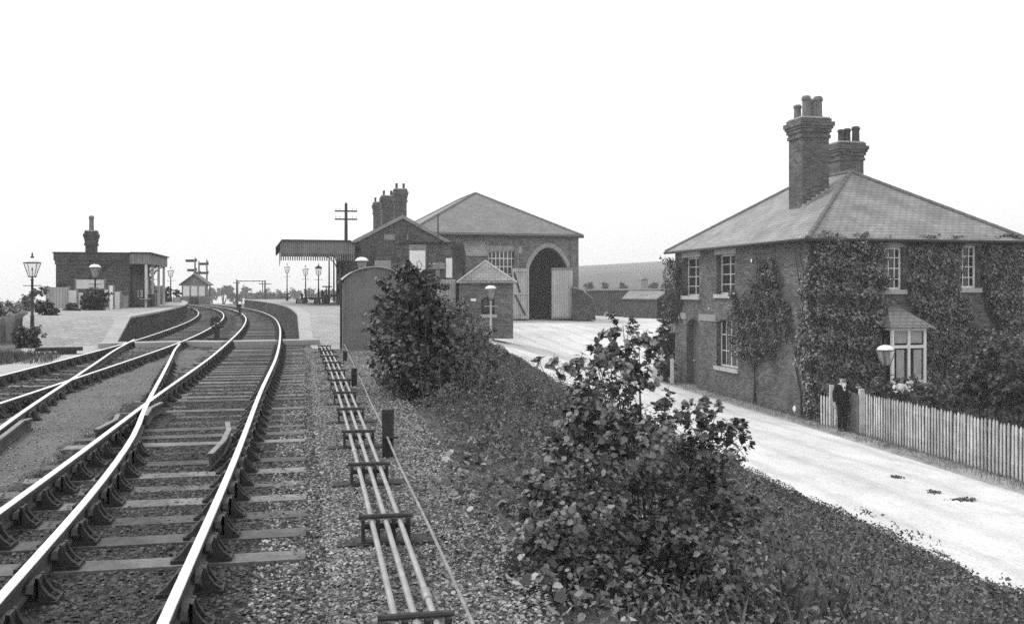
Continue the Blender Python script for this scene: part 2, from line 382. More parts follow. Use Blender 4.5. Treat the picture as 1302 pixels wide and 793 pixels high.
# ------------------------------------------------------------------ rails
def rail(label, f, y0, y1, d, dz=0.0, name='rail', cat='rail', group='running rails', flare=False, parent=None):
    line = offset_line(f, y0, y1, d, .8)
    prof = [(-.010,-.12),(-.034,-.125),(-.034,-.148),(.034,-.148),(.034,-.125),(.010,-.12),(.010,-.045),(.030,-.036),(.030,-.005),(.026,0),(-.026,0),(-.030,-.005),(-.030,-.036),(-.010,-.045)]
    vs = []; fs = []; ms = []; n = len(prof)
    for i, p in enumerate(line):
        q = line[min(i+1, len(line)-1)]; r = line[max(i-1, 0)]; t = (q-r).normalized(); nn = Vector((t.y, -t.x))
        k = 0
        if flare and i in (0, len(line)-1): k = flare
        zz = float(track_z(p.y))+.2
        for a, z in prof: vs.append((p.x+nn.x*(a+k), p.y+nn.y*(a+k), z+dz+zz))
    for i in range(len(line)-1):
        for k in range(n):
            fs.append((i*n+k, i*n+(k+1) % n, (i+1)*n+(k+1) % n, (i+1)*n+k)); ms.append(1 if k in (8, 9, 10) else 0)
    fs += [tuple(range(n)), tuple(range((len(line)-1)*n, len(line)*n))[::-1]]; ms += [0, 0]
    mb = MB(); mb.v = vs; mb.f = fs; mb.m = ms
    o = mb.build(name, ['railweb', 'railtop' if name == 'rail' else 'dull_rail'], uv=False)
    return tag(o, label, cat, group)
rail('bright right-hand rail of the near track, rightmost running rail', fA, -4, 149, 0)
rail('near track left rail crossing the other rail at the crossing nose', fA, -4, 149, -G, -.0)
rail('rail between the two near-track rails in front, diverging left through the crossing', fB, -4, 27.6, 0, -.004)
rail('diverging crossover rail cutting across the left track to its far rail', fB, -4, 30.5, -G, -.004)
rail('right rail of the left-hand track beside the ground signal', fL, -4, 149, 0, -.002)
rail('leftmost rail, nearest the left platform face', fL, -4, 149, -G, -.002)
rail('short flared check rail inside the rightmost rail', fA, 9.3, 11.5, -.2, -.012, 'check_rail', 'check rail', 'check rails', -.06)
rail('short check rail beside the crossover rail at far left', fB, 9.6, 12.2, -G+.13, -.012, 'check_rail', 'check rail', 'check rails', .06)
rail('short wing rail right of the crossing nose', fA, 12.3, 13.7, -G+.12, -.008, 'wing_rail', 'wing rail', 'check rails', .06)
rail('short wing rail left of the crossing nose', fA, 11.2, 12.5, -G-.12, -.008, 'wing_rail', 'wing rail', 'check rails', -.06)

# sleepers with chairs
def chair_mesh():
    mb = MB()
    mb.box(-.19, .19, -.09, .09, -.198, -.165)
    mb.prism([(.072,-.07,-.165),(.185,-.07,-.165),(.14,-.07,-.13),(.105,-.07,-.08),(.092,-.07,-.035),(.072,-.07,-.03)], (0, .035, 0))
    mb.prism([(.072,.035,-.165),(.185,.035,-.165),(.14,.035,-.13),(.105,.035,-.08),(.092,.035,-.035),(.072,.035,-.03)], (0, .035, 0))
    mb.box(.072, .09, -.07, .07, -.166, -.036)
    mb.prism([(-.045,-.075,-.165),(-.175,-.075,-.165),(-.13,-.06,-.13),(-.075,-.05,-.06),(-.045,-.05,-.06)], (0, .13, 0))
    for sx in (-.15, .15): mb.lathe((sx, .0, -.165), [(.018, 0), (.018, .02), (.008, .03)], 6)
    return mb
ch0 = chair_mesh().build('chair', 'chair', uv=False)
kb = MB(); kb.box(.034, .07, -.10, .11, -.11, -.062, .006); key0 = kb.build('wooden_key', 'key', uv=False)
CH, KEY = ch0.data, key0.data; bpy.data.objects.remove(ch0); bpy.data.objects.remove(key0)
def sleeper_mesh(l0, l1, k):
    mb = MB(); random.seed(k); xs = [l0, l0+(l1-l0)*.3, l0+(l1-l0)*.6, l1]
    a = [random.uniform(-.012, .012) for _ in xs]
    for i in range(3):
        pass
    vs = []
    for x, e in zip(xs, a): vs += [(x, -.125+e, -.34), (x, .125+e, -.34), (x, .12+e, -.19+e*.3), (x, -.12+e, -.19-e*.3)]
    fs = [(0,1,2,3), (15,14,13,12)]
    for i in range(3):
        for q in range(4): fs.append((i*4+q, i*4+(q+1) % 4, i*4+4+(q+1) % 4, i*4+4+q))
    mb.add(vs, fs); return mb
SL = {}
def sleeper_data(l0, l1, k):
    key = (l0, l1, k % 4)
    if key not in SL:
        o = sleeper_mesh(l0, l1, k).build('sleeper', 'sleeper_wood', uv=False); SL[key] = o.data; bpy.data.objects.remove(o)
    return SL[key]
m = plain('sleeper_timber', .15, .45, 3, .85, bmp=.5, bd=.01, fine=30)
nt = m.node_tree; bb = [n for n in nt.nodes if n.type == 'BSDF_PRINCIPLED'][0]; src = bb.inputs['Base Color'].links[0].from_socket
oi = nt.nodes.new('ShaderNodeObjectInfo'); nt.links.new(mth(nt, 'MULTIPLY', src, ramp(nt, oi.outputs['Random'], .45, 1.35, 0, 1)), bb.inputs['Base Color'])
M['sleeper_wood'] = m
def lay(f, y0, y1, l0, l1, offs, others, label, group, step=.76, name='sleeper'):
    y = y0; k = 0
    while y < y1:
        n, t = nrm_at(f, y); rz = math.atan2(n.y, n.x)+random.uniform(-.012, .012); P = off(f, y, 0)
        o = bpy.data.objects.new(name, sleeper_data(l0, l1, k)); COL.objects.link(o)
        o.location = (P.x, P.y, float(track_z(y))+.2+random.uniform(-.016, .014)); o.rotation_euler = (0, 0, rz); tag(o, label, 'sleeper', group)
        ds = list(offs)
        for g, gd in others:
            d = -1.0
            for _ in range(6):
                q = P+n*d; yy = q.y; e = off(g, yy, gd); d += (e-q).dot(n)
            if l0-.1 < d < l1-.12 and all(abs(d-w) > .33 for w in ds): ds.append(d)
        if y < 75:
            for d in ds:
                c = bpy.data.objects.new('chair', CH); COL.objects.link(c); c.parent = o; c.location = (d, 0, 0)
                if d == -G: c.rotation_euler = (0, 0, math.pi) if name == 'x' else (0, 0, 0)
                if y < 22:
                    kk = bpy.data.objects.new('wooden_key', KEY); COL.objects.link(kk); kk.parent = c
        y += step*(1 if y < 70 else 1.0); k += 1
lay(fA, 2.6, 84, -1.98, .66, [0, -G], [(fB, 0)], 'dark oily timber sleeper under the right-hand track', 'sleepers of the right-hand track', .60)
lay(fL, 8.5, 84, -2.12, .40, [0, -G], [], 'half-buried timber sleeper under the left-hand track by the left platform', 'sleepers of the left-hand track', .64)
lay(fB, 3.2, 11, -1.85, -1.15, [-G], [], 'short timber under the diverging rail at lower left', 'crossover timbers', .8)
lay(fB, 13.4, 22, -.5, .5, [0], [], 'short timber under the crossover rail beyond the crossing nose', 'crossover timbers', .8)
lay(fB, 11.5, 16, -1.85, -1.2, [-G], [], 'short timber under the crossover rail near the left track', 'crossover timbers', .8)

# ------------------------------------------------------------------ loose stones
def stones(name, n, x0, x1, y0, y1, mat, s0, s1, z, cond=None):
    yy = y0+(y1-y0)*rng.random(n)**1.5; xx = x0(yy)+(x1(yy)-x0(yy))*rng.random(n)
    sz = s0+(s1-s0)*rng.random(n)**2.5
    pos = np.stack([xx, yy, z+sz*.10], 1); nr = rng.normal(size=(n, 3))*.35+[0, 0, 1]
    return tag(scatter(name, 'stone', pos, nr, sz, mat), kind='stuff')
stones('ballast_stones', 70000, lambda y: fA(y)-G-.6, lambda y: fA(y)+.8, 2.5, 24, 'stone_dark_b', .014, .045, -.198)
stones('loose_gravel', 90000, lambda y: fA(y)+.35, lambda y: b2x(y)+.25, 2.5, 27, 'stone_mid_b', .008, .040, -.2)
stones('path_grit', 7000, lambda y: fB(y)-G-.2, lambda y: fA(y)-G-.4, 4, 24, 'stone_mid_b', .008, .03, -.157)
stones('track_stones', 9000, lambda y: fL(y)-G-.7, lambda y: fL(y)+.5, 8, 30, 'stone_dark_b', .03, .07, -.19)

n_ = 5000; y = 3.2+22*rng.random(n_)**1.5; x = b2x(y)-.05-rng.random(n_)**1.8*1.3
tag(scatter('cess_weeds', 'kite', np.stack([x, y, -.195+.03*rng.random(n_)], 1), rng.normal(size=(n_, 3))*.5+[0, 0, 1], .015+.035*rng.random(n_), 'leaf_mid'), kind='stuff')
# ------------------------------------------------------------------ rodding run, posts and wire
def rodpt(y, k): return Vector((-.47-.206*(y-4.65)-.0006*(y-4.65)**2+(k-1)*.1, y, -.05))
rt = thing('point_rodding', 'three pale parallel signal rods running along the cess on low stools', 'rodding', (0,0,0))
for k in range(3):
    mb = MB(); mb.tube([rodpt(y, k) for y in np.arange(2.2, 27.6, 1.0)], .0195, 8)
    for y in np.arange(4.0+k*.5, 26, 5.5): p = rodpt(y, k); q = rodpt(y+.16, k); mb.tube([p, q], .028, 8)
    o = mb.build('rod', 'rod', rt, uv=False, smooth=True)
st0 = None
for i, y in enumerate(np.arange(4.72-2.0+.02, 27, 2.0)):
    y = float(y)-.02+(0 if i != 1 else 1.95-2.0+.0)
    c = rodpt(y, 1); rz = math.atan(-(.206))*-1
    if st0 is None:
        st0 = thing('rod_stool', 'black iron roller stool carrying the three pale rods', 'rod stool', (c.x, c.y, -.2), 0, 'stools along the rodding run')
        mb = MB(); 
        for sx in (-.16, -.055, .055, .16): mb.box(sx-.012, sx+.012, -.05, .05, 0, .175)
        mb.box(-.2, .2, -.07, .07, -.03, .02); mb.build('stand', 'dark', st0, uv=False)
        mb = MB(); mb.tube([(-.19, 0, .185), (.19, 0, .185)], .018, 8); mb.build('top_bar', 'rust', st0, uv=False)
        mb = MB(); mb.tube([(-.165, 0, .115), (.165, 0, .115)], .02, 8); mb.build('roller', 'rust', st0, uv=False)
        mb = MB(); mb.box(-.34, .34, -.11, .11, -.06, .012, .008); mb.build('base_timber', 'wood_dark', st0, uv=False)
        st0.rotation_euler = (0, 0, .2)
    else: dup(st0, (c.x, c.y, -.2), .2)
def wirept(y): return Vector((-.13-.205*(y-4.2), y, .02))
mb = MB(); mb.tube([wirept(y)+Vector((0, 0, .012*math.sin(y*1.3))) for y in np.arange(2.2, 27.5, .8)], .011, 6)
tag(mb.build('signal_wire', 'wood', uv=False, smooth=True), 'long pale signal wire sagging along the black stumps by the bank', 'wire')
for (y, h, r, lab) in ((10.1, .56, .055, 'nearest and tallest charred wooden post beside the signal wire'), (17.5, .38, .05, 'middle charred wooden post beside the signal wire'), (23.5, .3, .05, 'farthest charred wooden post beside the wire near the hut')):
    p = wirept(y); t = thing('wire_post', lab, 'post', (p.x+.13-(.2 if y>12 else .12), p.y, -.25), 0, 'posts along the signal wire')
    mb = MB(); mb.box(-r, r, -r, r, 0, h, .008); mb.build('stump', 'wood_dark', t, uv=False)
    mb = MB(); mb.tube([(-.02, -r-.012, .27), (.12, -r-.012, .27)], .014, 6); mb.build('wire_pulley', 'rust', t, uv=False)

# ------------------------------------------------------------------ platforms
def platform(name, label, f, y0, y1, d_edge, width, side, ramp_len, ztop=.65):
    t = thing(name, label, 'platform', (0,0,0))
    ys = [y0-ramp_len]+list(np.arange(y0, y1, 2.0))+[y1]
    top = MB(); face = MB(); back = MB(); cop = MB()
    E = []; 
    for y in ys:
        e = off(f, y, d_edge); n, _ = nrm_at(f, y); z = ztop if y >= y0 else -.19
        E.append((e, n*side, z))
    W = width if hasattr(width, '__len__') else [width]*len(ys)
    for i in range(len(ys)-1):
        a, na, za = E[i]; b, nb, zb = E[i+1]
        wa = width(ys[i]); wb = width(ys[i+1])
        p = [a+na*.4, b+nb*.4, b+nb*wb, a+na*wa]
        top.add([(p[0].x, p[0].y, za), (p[1].x, p[1].y, zb), (p[2].x, p[2].y, zb), (p[3].x, p[3].y, za)], [(0,1,2,3)])
        c0 = a-na*.04; c1 = b-nb*.04; c2 = b+nb*.4; c3 = a+na*.4
        cop.add([(c0.x,c0.y,za),(c1.x,c1.y,zb),(c2.x,c2.y,zb),(c3.x,c3.y,za),(c0.x,c0.y,za-.07),(c1.x,c1.y,zb-.07),(c2.x,c2.y,zb-.07),(c3.x,c3.y,za-.07)], [(0,1,2,3),(0,4,5,1),(4,7,6,5)])
        face.add([(a.x,a.y,-.3),(b.x,b.y,-.3),(b.x,b.y,zb-.07),(a.x,a.y,max(za-.07, -.3))], [(0,1,2,3)])
        q0 = a+na*wa; q1 = b+nb*wb
        back.add([(q0.x,q0.y,-1.6),(q1.x,q1.y,-1.6),(q1.x,q1.y,zb-.002),(q0.x,q0.y,za-.002)], [(0,1,2,3)])
    top.build('paving', 'platform', t); cop.build('coping', 'coping', t); face.build('retaining_wall', 'brick_plat', t); back.build('rear_wall', 'brick_plat', t)
    return t
platform('platform', 'low left-hand platform with pale surface and sloping ramp end', fL, 33.0, 105, -G-.72, lambda y: float(np.interp(y, [26,30.2,34,40.7,44,60,80,105], [.5,2.7,3.6,5,7.5,6.4,4.5,4.5])), -1, 2.8)
platform('platform', 'right-hand platform with pale ramp beside the corrugated hut', fA, 35.3, 84, .66, lambda y: 4.4 if y > 33 else 4.4, 1, 5.5)
# pale apron between the hut and the right platform
sheet('path', M['coping'], lambda y: off(fA, y, .95), lambda y: Vector((-4.9-(y-28)*.25, y)), [27.8, 28.4, 29.2, 30, 31, 32, 33], -.184, .05, 2)
# foot crossing
ct = thing('foot_crossing', 'pale boarded foot crossing laid over both tracks between the platform ends', 'foot crossing', (0,0,0))
yb = 29.0
segs = [(off(fL, yb-.2, -G-.9), off(fL, yb, -G-.10)), (off(fL, yb, -G+.10), off(fL, yb+.3, -.10)), (off(fL, yb+.4, .10), off(fA, yb+.6, -G-.10)), (off(fA, yb+.7, -G+.10), off(fA, yb+.9, -.10)), (off(fA, yb+1.0, .10), off(fA, yb+1.1, 1.2))]
for a, b in segs:
    mb = MB(); d = (b-a); t = Vector((-d.y, d.x)).normalized()
    for k in range(3):
        p = a+t*(k*.25-.35); q = b+t*(k*.25-.35); w = t*.23
        mb.prism([(p.x,p.y,-.19),(q.x,q.y,-.19),(q.x+w.x,q.y+w.y,-.19),(p.x+w.x,p.y+w.y,-.19)], (0,0,.165))
    mb.build('boards', 'coping', ct, uv=False)
# old baulk near left ramp
tb = thing('timber_baulk', 'dark tarred baulk lying beside the left platform ramp', 'timber', (-12.35, 25.8, -.2), R(14))
mb = MB(); mb.box(-.6, .55, -.15, .15, .10, .2, .01); mb.build('beam', 'wood_dark', tb, uv=False)
mb = MB(); mb.box(-.05, .4, -.12, .12, -.02, .1, .01); mb.build('packing', 'wood_dark', tb, uv=False)

# ground signal between the tracks
def ground_signal(x, y, s, lab):
    g = thing('ground_signal', lab, 'ground signal', (x, y, float(track_z(y))), .2, 'ground signals between the tracks')
    mb = MB(); mb.box(-.3*s, .3*s, -.2, .2, 0, .08); mb.build('base', 'wood_dark', g, uv=False)
    mb = MB(); mb.box(-.07*s, .07*s, -.07, .07, .08, .5*s); mb.tube([(-.16*s, 0, .38*s), (.2*s, 0, .42*s)], .035, 6); mb.build('post', 'black', g, uv=False)
    mb = MB(); mb.tube([(.0, -.03, .62*s), (.0, .02, .62*s)], .11*s, 14); mb.build('disc', 'dark', g, uv=False)
    mb = MB(); mb.box(-.19*s, -.1*s, -.08, .08, .42*s, .66*s); mb.lathe((-.145*s, 0, .66*s), [(.06*s, 0), (.02*s, .07*s)], 8); mb.build('lamp', 'black', g, uv=False)
ground_signal(wx(276, 33.2), 33.2, 1.15, 'black ground signal standing between the tracks past the foot crossing')
ground_signal(wx(305, 62), 62, 1.1, 'tiny far ground signal between the curving tracks')

# ------------------------------------------------------------------ lamps
def lamp(kind, label, loc, H, group, rz=0.2, post='black', s=1.0):
    t = thing('street_lamp' if kind == 's' else 'platform_lamp', label, 'lamp', loc, rz, group)
    mb = MB(); mb.lathe((0,0,0), [(.11*s,0),(.11*s,.35),(.075*s,.42),(.055*s,.9),(.07*s,.93),(.045*s,1.0),(.035*s,H-.65),(.055*s,H-.62),(.03*s,H-.58),(.03*s,H-.5)], 10); mb.build('post', post, t, uv=False, smooth=True)
    mb = MB(); mb.tube([(-.28*s,0,H-.8),(.28*s,0,H-.8)], .014, 6); mb.build('ladder_bar', post, t, uv=False)
    fr = MB(); z0 = H-.5; z1 = H-.08; a0 = .09*s; a1 = .2*s
    for sx, sy in ((-1,-1),(1,-1),(1,1),(-1,1)): fr.tube([(sx*a0, sy*a0, z0), (sx*a1, sy*a1, z1)], .012, 5)
    fr.box(-a0-.01, a0+.01, -a0-.01, a0+.01, z0-.03, z0); 
    for sy in (-1, 1): fr.box(-a1, a1, sy*a1-.012, sy*a1+.012, z1, z1+.03)
    for sx in (-1, 1): fr.box(sx*a1-.012, sx*a1+.012, -a1-.012, a1+.012, z1, z1+.03)
    for sx in (-1, 1): fr.tube([(0, 0, z0-.03), (sx*.13*s, 0, z0+.02), (sx*.17*s, 0, z0+.2)], .01, 5)
    L = fr.build('lantern_frame', 'black', t, uv=False)
    g = MB(); g.add([(sx*a0*.95, sy*a0*.95, z0) for sx, sy in ((-1,-1),(1,-1),(1,1),(-1,1))]+[(sx*a1*.95, sy*a1*.95, z1) for sx, sy in ((-1,-1),(1,-1),(1,1),(-1,1))], [(0,1,5,4),(1,2,6,5),(2,3,7,6),(3,0,4,7)]); g.build('glass', 'lglass', L, uv=False)
    b = MB(); b.lathe((0,0,z0), [(.015,0),(.015,.18),(.03,.2),(.02,.28)], 6); b.build('burner', 'black', L, uv=False)
    c = MB(); c.lathe((0,0,z1+.03), [(.255*s,0),(.235*s,.045),(.16*s,.11),(.05*s,.14)], 8); c.build('cap', 'white', t, uv=False)
    v = MB(); v.lathe((0,0,z1+.16), [(.05*s,0),(.055*s,.06),(.02*s,.08),(.03*s,.12),(.008,.2)], 8); v.build('finial', 'black', t, uv=False)
    return t
LG = 'gas lamps about the station'
lamp('p', 'nearest lamp on the left platform ramp beside dark bushes', (wx(41, 30.5), 30.5, -.25), 2.75, LG, post='black')
lamp('p', 'lamp among the bushes in front of the brick shelter', (wx(121, 42), 42, .6), 2.0, LG)
lamp('p', 'lamp just beyond the shelter canopy on the left platform', (wx(194, 56), 56, .6), 2.35, LG)
lamp('p', 'distant lamp between the round shrubs before the signal box', (wx(217, 70), 70, .6), 2.4, LG)
for px, Y, h, lab in ((365, 74, 2.75, 'leftmost and faintest of three lamps under the right canopy'), (388.5, 70, 2.5, 'middle one of three lamps seen under the right canopy'), (405, 62, 2.4, 'rightmost of three lamps seen under the right canopy, most solid')):
    lamp('p', lab, (wx(px, Y), Y, .6), h, LG)
lamp('s', 'yard lamp on tall pale post before the small brick hut', (wx(624, 40.5), 40.5, -1.1), 2.75, LG, post='cream')
gl = lamp('s', 'garden lamp with white cap behind the picket fence near the bay window', (wx(1126, 27.9), 27.9, -2.85), 2.35+.35, LG, s=1.0)
lamp('s', 'half-hidden lamp with white cap rising behind the corrugated hut', (wx(460, 34), 34, -.2), 2.85, LG)

# ------------------------------------------------------------------ corrugated hut
def hut():
    t = thing('lamp_hut', 'grey corrugated iron hut with curved roof at the start of the bank', 'hut', (-5.0, 28, -.22), R(12))
    w = 1.85; h = 2.05; L = 2.6
    arc = [(w/2+(w/2)*math.sin(a)*1.0/math.sin(R(60)), h+.42*(math.cos(a)-math.cos(R(60)))/(1-math.cos(R(60)))) for a in [R(-60+120*k/14) for k in range(15)]]
    mb = MB(); pitch = .076
    def corr(p0, p1, z0, ztop, nrm):
        d = Vector(p1)-Vector(p0); n = int(d.length/pitch*4); vs = []; fs = []
        for i in range(n+1):
            q = Vector(p0)+d*i/n; o = math.sin(i/4*2*math.pi+.3)*.011
            x, y = q.x+nrm[0]*o, q.y+nrm[1]*o; vs += [(x, y, z0), (x, y, ztop(i/n))]
            if i: fs.append((2*i-2, 2*i, 2*i+1, 2*i-1))
        mb.add(vs, fs)
    def top(u):
        x = u*w; 
        for (xa, za), (xb, zb) in zip(arc[:-1], arc[1:]):
            if xa-1e-6 <= x <= xb+1e-6: return za+(zb-za)*(x-xa)/(xb-xa)
        return h
    corr((0,0), (w,0), 0, top, (0,-1)); corr((0,0), (0,L), 0, lambda u: h, (-1,0)); corr((w,0), (w,L), 0, lambda u: h, (1,0)); corr((0,L), (w,L), 0, top, (0,1))
    mb.build('wall', 'hut_iron', t, uv=False, recalc=False)
    rf = MB(); 
    outer = [(x+(x-w/2)*.06, z+.02) for x, z in arc]; inner = [(x+(x-w/2)*.06, z-.01) for x, z in arc]
    for i in range(14):
        (a, b), (c, d) = outer[i], outer[i+1]; (e, f_), (g, h_) = inner[i], inner[i+1]
        rf.add([(a,-.1,b),(c,-.1,d),(c,L+.1,d),(a,L+.1,b),(e,-.1,f_),(g,-.1,h_),(g,L+.1,h_),(e,L+.1,f_)], [(0,1,2,3),(7,6,5,4),(0,4,5,1),(2,6,7,3)])
    rf.build('roof', 'lead', t, uv=False)
    g = MB(); g.tube([(-.07,-.12,h+.0),(-.07,L+.1,h-.02)], .045, 8); g.build('gutter', 'dark', t, uv=False)
    g = MB(); g.tube([(-.07,-.08,h),(-.07,-.05,0)], .035, 8); g.build('downpipe', 'black', t, uv=False)
M['hut_iron'] = plain('corrugated_iron', .19, .2, 1.5, .6, fine=8, bmp=.05)
hut()

# ------------------------------------------------------------------ walls, windows
def wallM(p0, p1):
    """wall frame: u along p0->p1, d outward (to the right of travel), z up"""
    d = Vector((p1[0]-p0[0], p1[1]-p0[1], 0)); L = d.length; d.normalize(); n = Vector((d.y, -d.x, 0))
    X = Matrix(((d.x, n.x, 0, p0[0]), (d.y, n.y, 0, p0[1]), (0, 0, 1, 0), (0, 0, 0, 1))); return X, L
def wall(mb, p0, p1, z0, z1, openings=(), th=.3, inner=True):
    """openings: (u0,u1,z0,z1[,arch rise])"""
    X, L = wallM(p0, p1); old = mb.X; mb.X = old @ X
    us = sorted({0, L, *[o[0] for o in openings], *[o[1] for o in openings]}); zs = sorted({z0, z1, *[o[2] for o in openings], *[o[3] for o in openings]})
    ins = lambda u, z: any(o[0] < u < o[1] and o[2] < z < o[3] for o in openings)
    for a, b in zip(us[:-1], us[1:]):
        for c, d in zip(zs[:-1], zs[1:]):
            if not ins((a+b)/2, (c+d)/2):
                mb.add([(a,0,c),(b,0,c),(b,0,d),(a,0,d)], [(0,1,2,3)])
    for o in openings:
        a, b, c, d = o[:4]; r = o[4] if len(o) > 4 else 0
        mb.add([(a,0,c),(b,0,c),(b,0,d),(a,0,d),(a,-th,c),(b,-th,c),(b,-th,d),(a,-th,d)], [(0,4,5,1),(1,5,6,2),(3,7,4,0)]+([] if r else [(2,6,7,3)]))
        if r:
            n = 12; k = o[5] if len(o) > 5 else 0     # k: 0 segment, 1 pointed
            pts = []
            for i in range(n+1):
                s = -1+2*i/n
                if k: h = r*(1-abs(s)**1.8)**.66
                else: h = r*(1-s*s)
                pts.append(((a+b)/2+s*(b-a)/2, d-r+h))
            for (xa, za), (xb, zb) in zip(pts[:-1], pts[1:]):
                mb.add([(xa,0,za),(xb,0,zb),(xb,0,d),(xa,0,d),(xa,-th,za),(xb,-th,zb)], [(0,1,2,3),(0,4,5,1)])
    mb.X = old
def window(parent, X, u0, u1, z0, z1, nx, ny, inset=.12, arch=0, fr='white', sill=True, curtain=False, lintel=None, mid=False, fw=.07, bar=.022, sash=None):
    f = MB(X); d = -inset
    f.box(u0, u0+fw, d-.06, d, z0, z1); f.box(u1-fw, u1, d-.06, d, z0, z1); f.box(u0+fw, u1-fw, d-.06, d, z0, z0+fw); f.box(u0+fw, u1-fw, d-.06, d, z1-fw, z1)
    for i in range(1, nx):
        x = u0+(u1-u0)*i/nx; w = bar*(2.0 if mid and i*2 == nx else 1); f.box(x-w/1.4, x+w/1.4, d-.045, d-.008, z0+fw, z1-fw)
    for i in range(1, ny):
        z = z0+(z1-z0)*i/ny; w = bar*(2.0 if sash and i == sash else 1); f.box(u0+fw, u1-fw, d-.042, d-.011, z-w/1.4, z+w/1.4)
    W = f.build('window', fr, parent, uv=False)
    g = MB(X); g.add([(u0+.02,d-.035,z0+.02),(u1-.02,d-.035,z0+.02),(u1-.02,d-.035,z1-.02),(u0+.02,d-.035,z1-.02)], [(0,1,2,3)]); g.build('pane', 'glass', W, uv=False, recalc=False)
    if curtain:
        c = MB(X); n = 14
        for side in (0, 1):
            a = u0+fw if side == 0 else u1-fw-(u1-u0)*.3; b = a+(u1-u0)*.3
            vs = []; fs = []
            for i in range(n+1):
                x = a+(b-a)*i/n; y = d-.028+.006*math.sin(i*1.9); vs += [(x, y, z0+fw), (x, y, z1-fw)]
                if i: fs.append((2*i-2, 2*i, 2*i+1, 2*i-1))
            c.add(vs, fs)
        c.build('curtain', 'curtain', W, uv=False, recalc=False)
    if sill:
        s = MB(X); s.box(u0-.12, u1+.12, -.1, .09, z0-.16, z0-.002); s.build('sill', 'stone', W, uv=False)
    if lintel:
        s = MB(X); s.box(u0-.14, u1+.14, -.1, .03, z1+.002, z1+lintel); s.build('lintel', 'stone', W, uv=False)
    return W
def hip_roof(mb, w, l, ez, rise, ov, y_off=0, gable_far=False, x0=0, y0=0, verge=0):
    """local footprint x0..x0+w, y0..y0+l; hips at both ends; returns apexes"""
    a = (x0-ov, y0-ov); b = (x0+w+ov, y0-ov); c = (x0+w+ov, y0+l+ov); d = (x0-ov, y0+l+ov)
    sl = rise/(w/2); e = ez-ov*sl; r = w/2
    A = (x0+w/2, y0+r, ez+rise); B = (x0+w/2, y0+l-(r if not gable_far else -ov), ez+rise)
    th = .05
    def slab(pts):
        P = [Vector(p) for p in pts]; mb.prism([tuple(p) for p in P], (0, 0, th))
    slab([(a[0],a[1],e),(b[0],b[1],e),A]); slab([(d[0],d[1],e),(a[0],a[1],e),A,B]); slab([(b[0],b[1],e),(c[0],c[1],e),B,A])
    if not gable_far: slab([(c[0],c[1],e),(d[0],d[1],e),B])
    return [Vector((*p, e+th)) for p in (a, b, c, d)], Vector(A)+Vector((0,0,th)), Vector(B)+Vector((0,0,th))
def ridges(parent, corners, A, B, mat='ridge', r=.09, skip=()):
    mb = MB()
    for i, (p, q) in enumerate(((corners[0], A), (corners[1], A), (corners[2], B), (corners[3], B), (A, B))):
        if i in skip: continue
        n = max(2, int((q-p).length/.4))
        for k in range(n):
            a = p.lerp(q, k/n); b = p.lerp(q, (k+.97)/n); mb.tube([a, b], [r*1.03, r*.95], 8)
    return mb.build('ridge_tiles', mat, parent, uv=False)

# ------------------------------------------------------------------ station master's house
CR = Vector((10.1, 31.8)); HR = R(13)
ac = Vector((math.cos(HR), math.sin(HR))); al = Vector((-math.sin(HR), math.cos(HR)))
HB = -2.95
def hL(px, py):        # point of the left wall -> (y_local, z_local)
    u = (px-CX)/FL; a = (CR.x-CR.y*u)/(-al.x+al.y*u); Y = CR.y+al.y*a; return a, wz(py, Y)-HB
def hF(px, py):
    u = (px-CX)/FL; a = (u*CR.y-CR.x)/(ac.x-ac.y*u); Y = CR.y+ac.y*a; return a, wz(py, Y)-HB
hw, hl = 8.1, 11.7; EZ = 3.46-HB
H = thing('brick_house', 'two-storey brick house clad in ivy with slate hipped roof and two chimney stacks', 'house', (CR.x, CR.y, HB), HR)
def rectL(x0, y0, x1, y1): a, z1_ = hL((x0+x1)/2, y0); b, z0_ = hL((x0+x1)/2, y1); a0, _ = hL(x1, y0); a1, _ = hL(x0, y0); return (a0, a1, z0_, z1_)
def rectF(x0, y0, x1, y1): _, z1_ = hF((x0+x1)/2, y0); _, z0_ = hF((x0+x1)/2, y1); a0, _ = hF(x0, y0); a1, _ = hF(x1, y0); return (a0, a1, z0_, z1_)
w1 = rectL(869, 327, 889, 376); w2 = rectL(911, 323, 934, 374); w3 = rectL(911, 406, 938, 467); dr = rectL(873, 405, 889, 490)
f1 = rectF(1125, 314, 1148, 368); f2 = rectF(1220, 312, 1243, 366); fd = rectF(1222, 416, 1250, 500)
dr = (dr[0], dr[1], .36, dr[3])
mb = MB()
# left wall runs from far corner to near corner so that "outward" is -x
conv = lambda r: (hl-r[1], hl-r[0], r[2], r[3])
oL = [conv(w1), conv(w2), conv(w3)+(.16,), conv(dr)+(.3,)]
wall(mb, (0, hl), (0, 0), 0, EZ, oL, .32)
oF = [f1, f2, (fd[0], fd[1], .2, fd[3], .2)]
wall(mb, (0, 0), (hw, 0), 0, EZ, oF, .32)
wall(mb, (hw, 0), (hw, hl), 0, EZ); wall(mb, (hw, hl), (0, hl), 0, EZ)
Hwall = mb.build('wall', 'brick', H)
# dark core so nothing shows through
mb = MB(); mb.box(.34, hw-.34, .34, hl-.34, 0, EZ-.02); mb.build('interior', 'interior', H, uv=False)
mb = MB(); XL, _ = wallM((0, hl), (0, 0)); XF, _ = wallM((0, 0), (hw, 0))
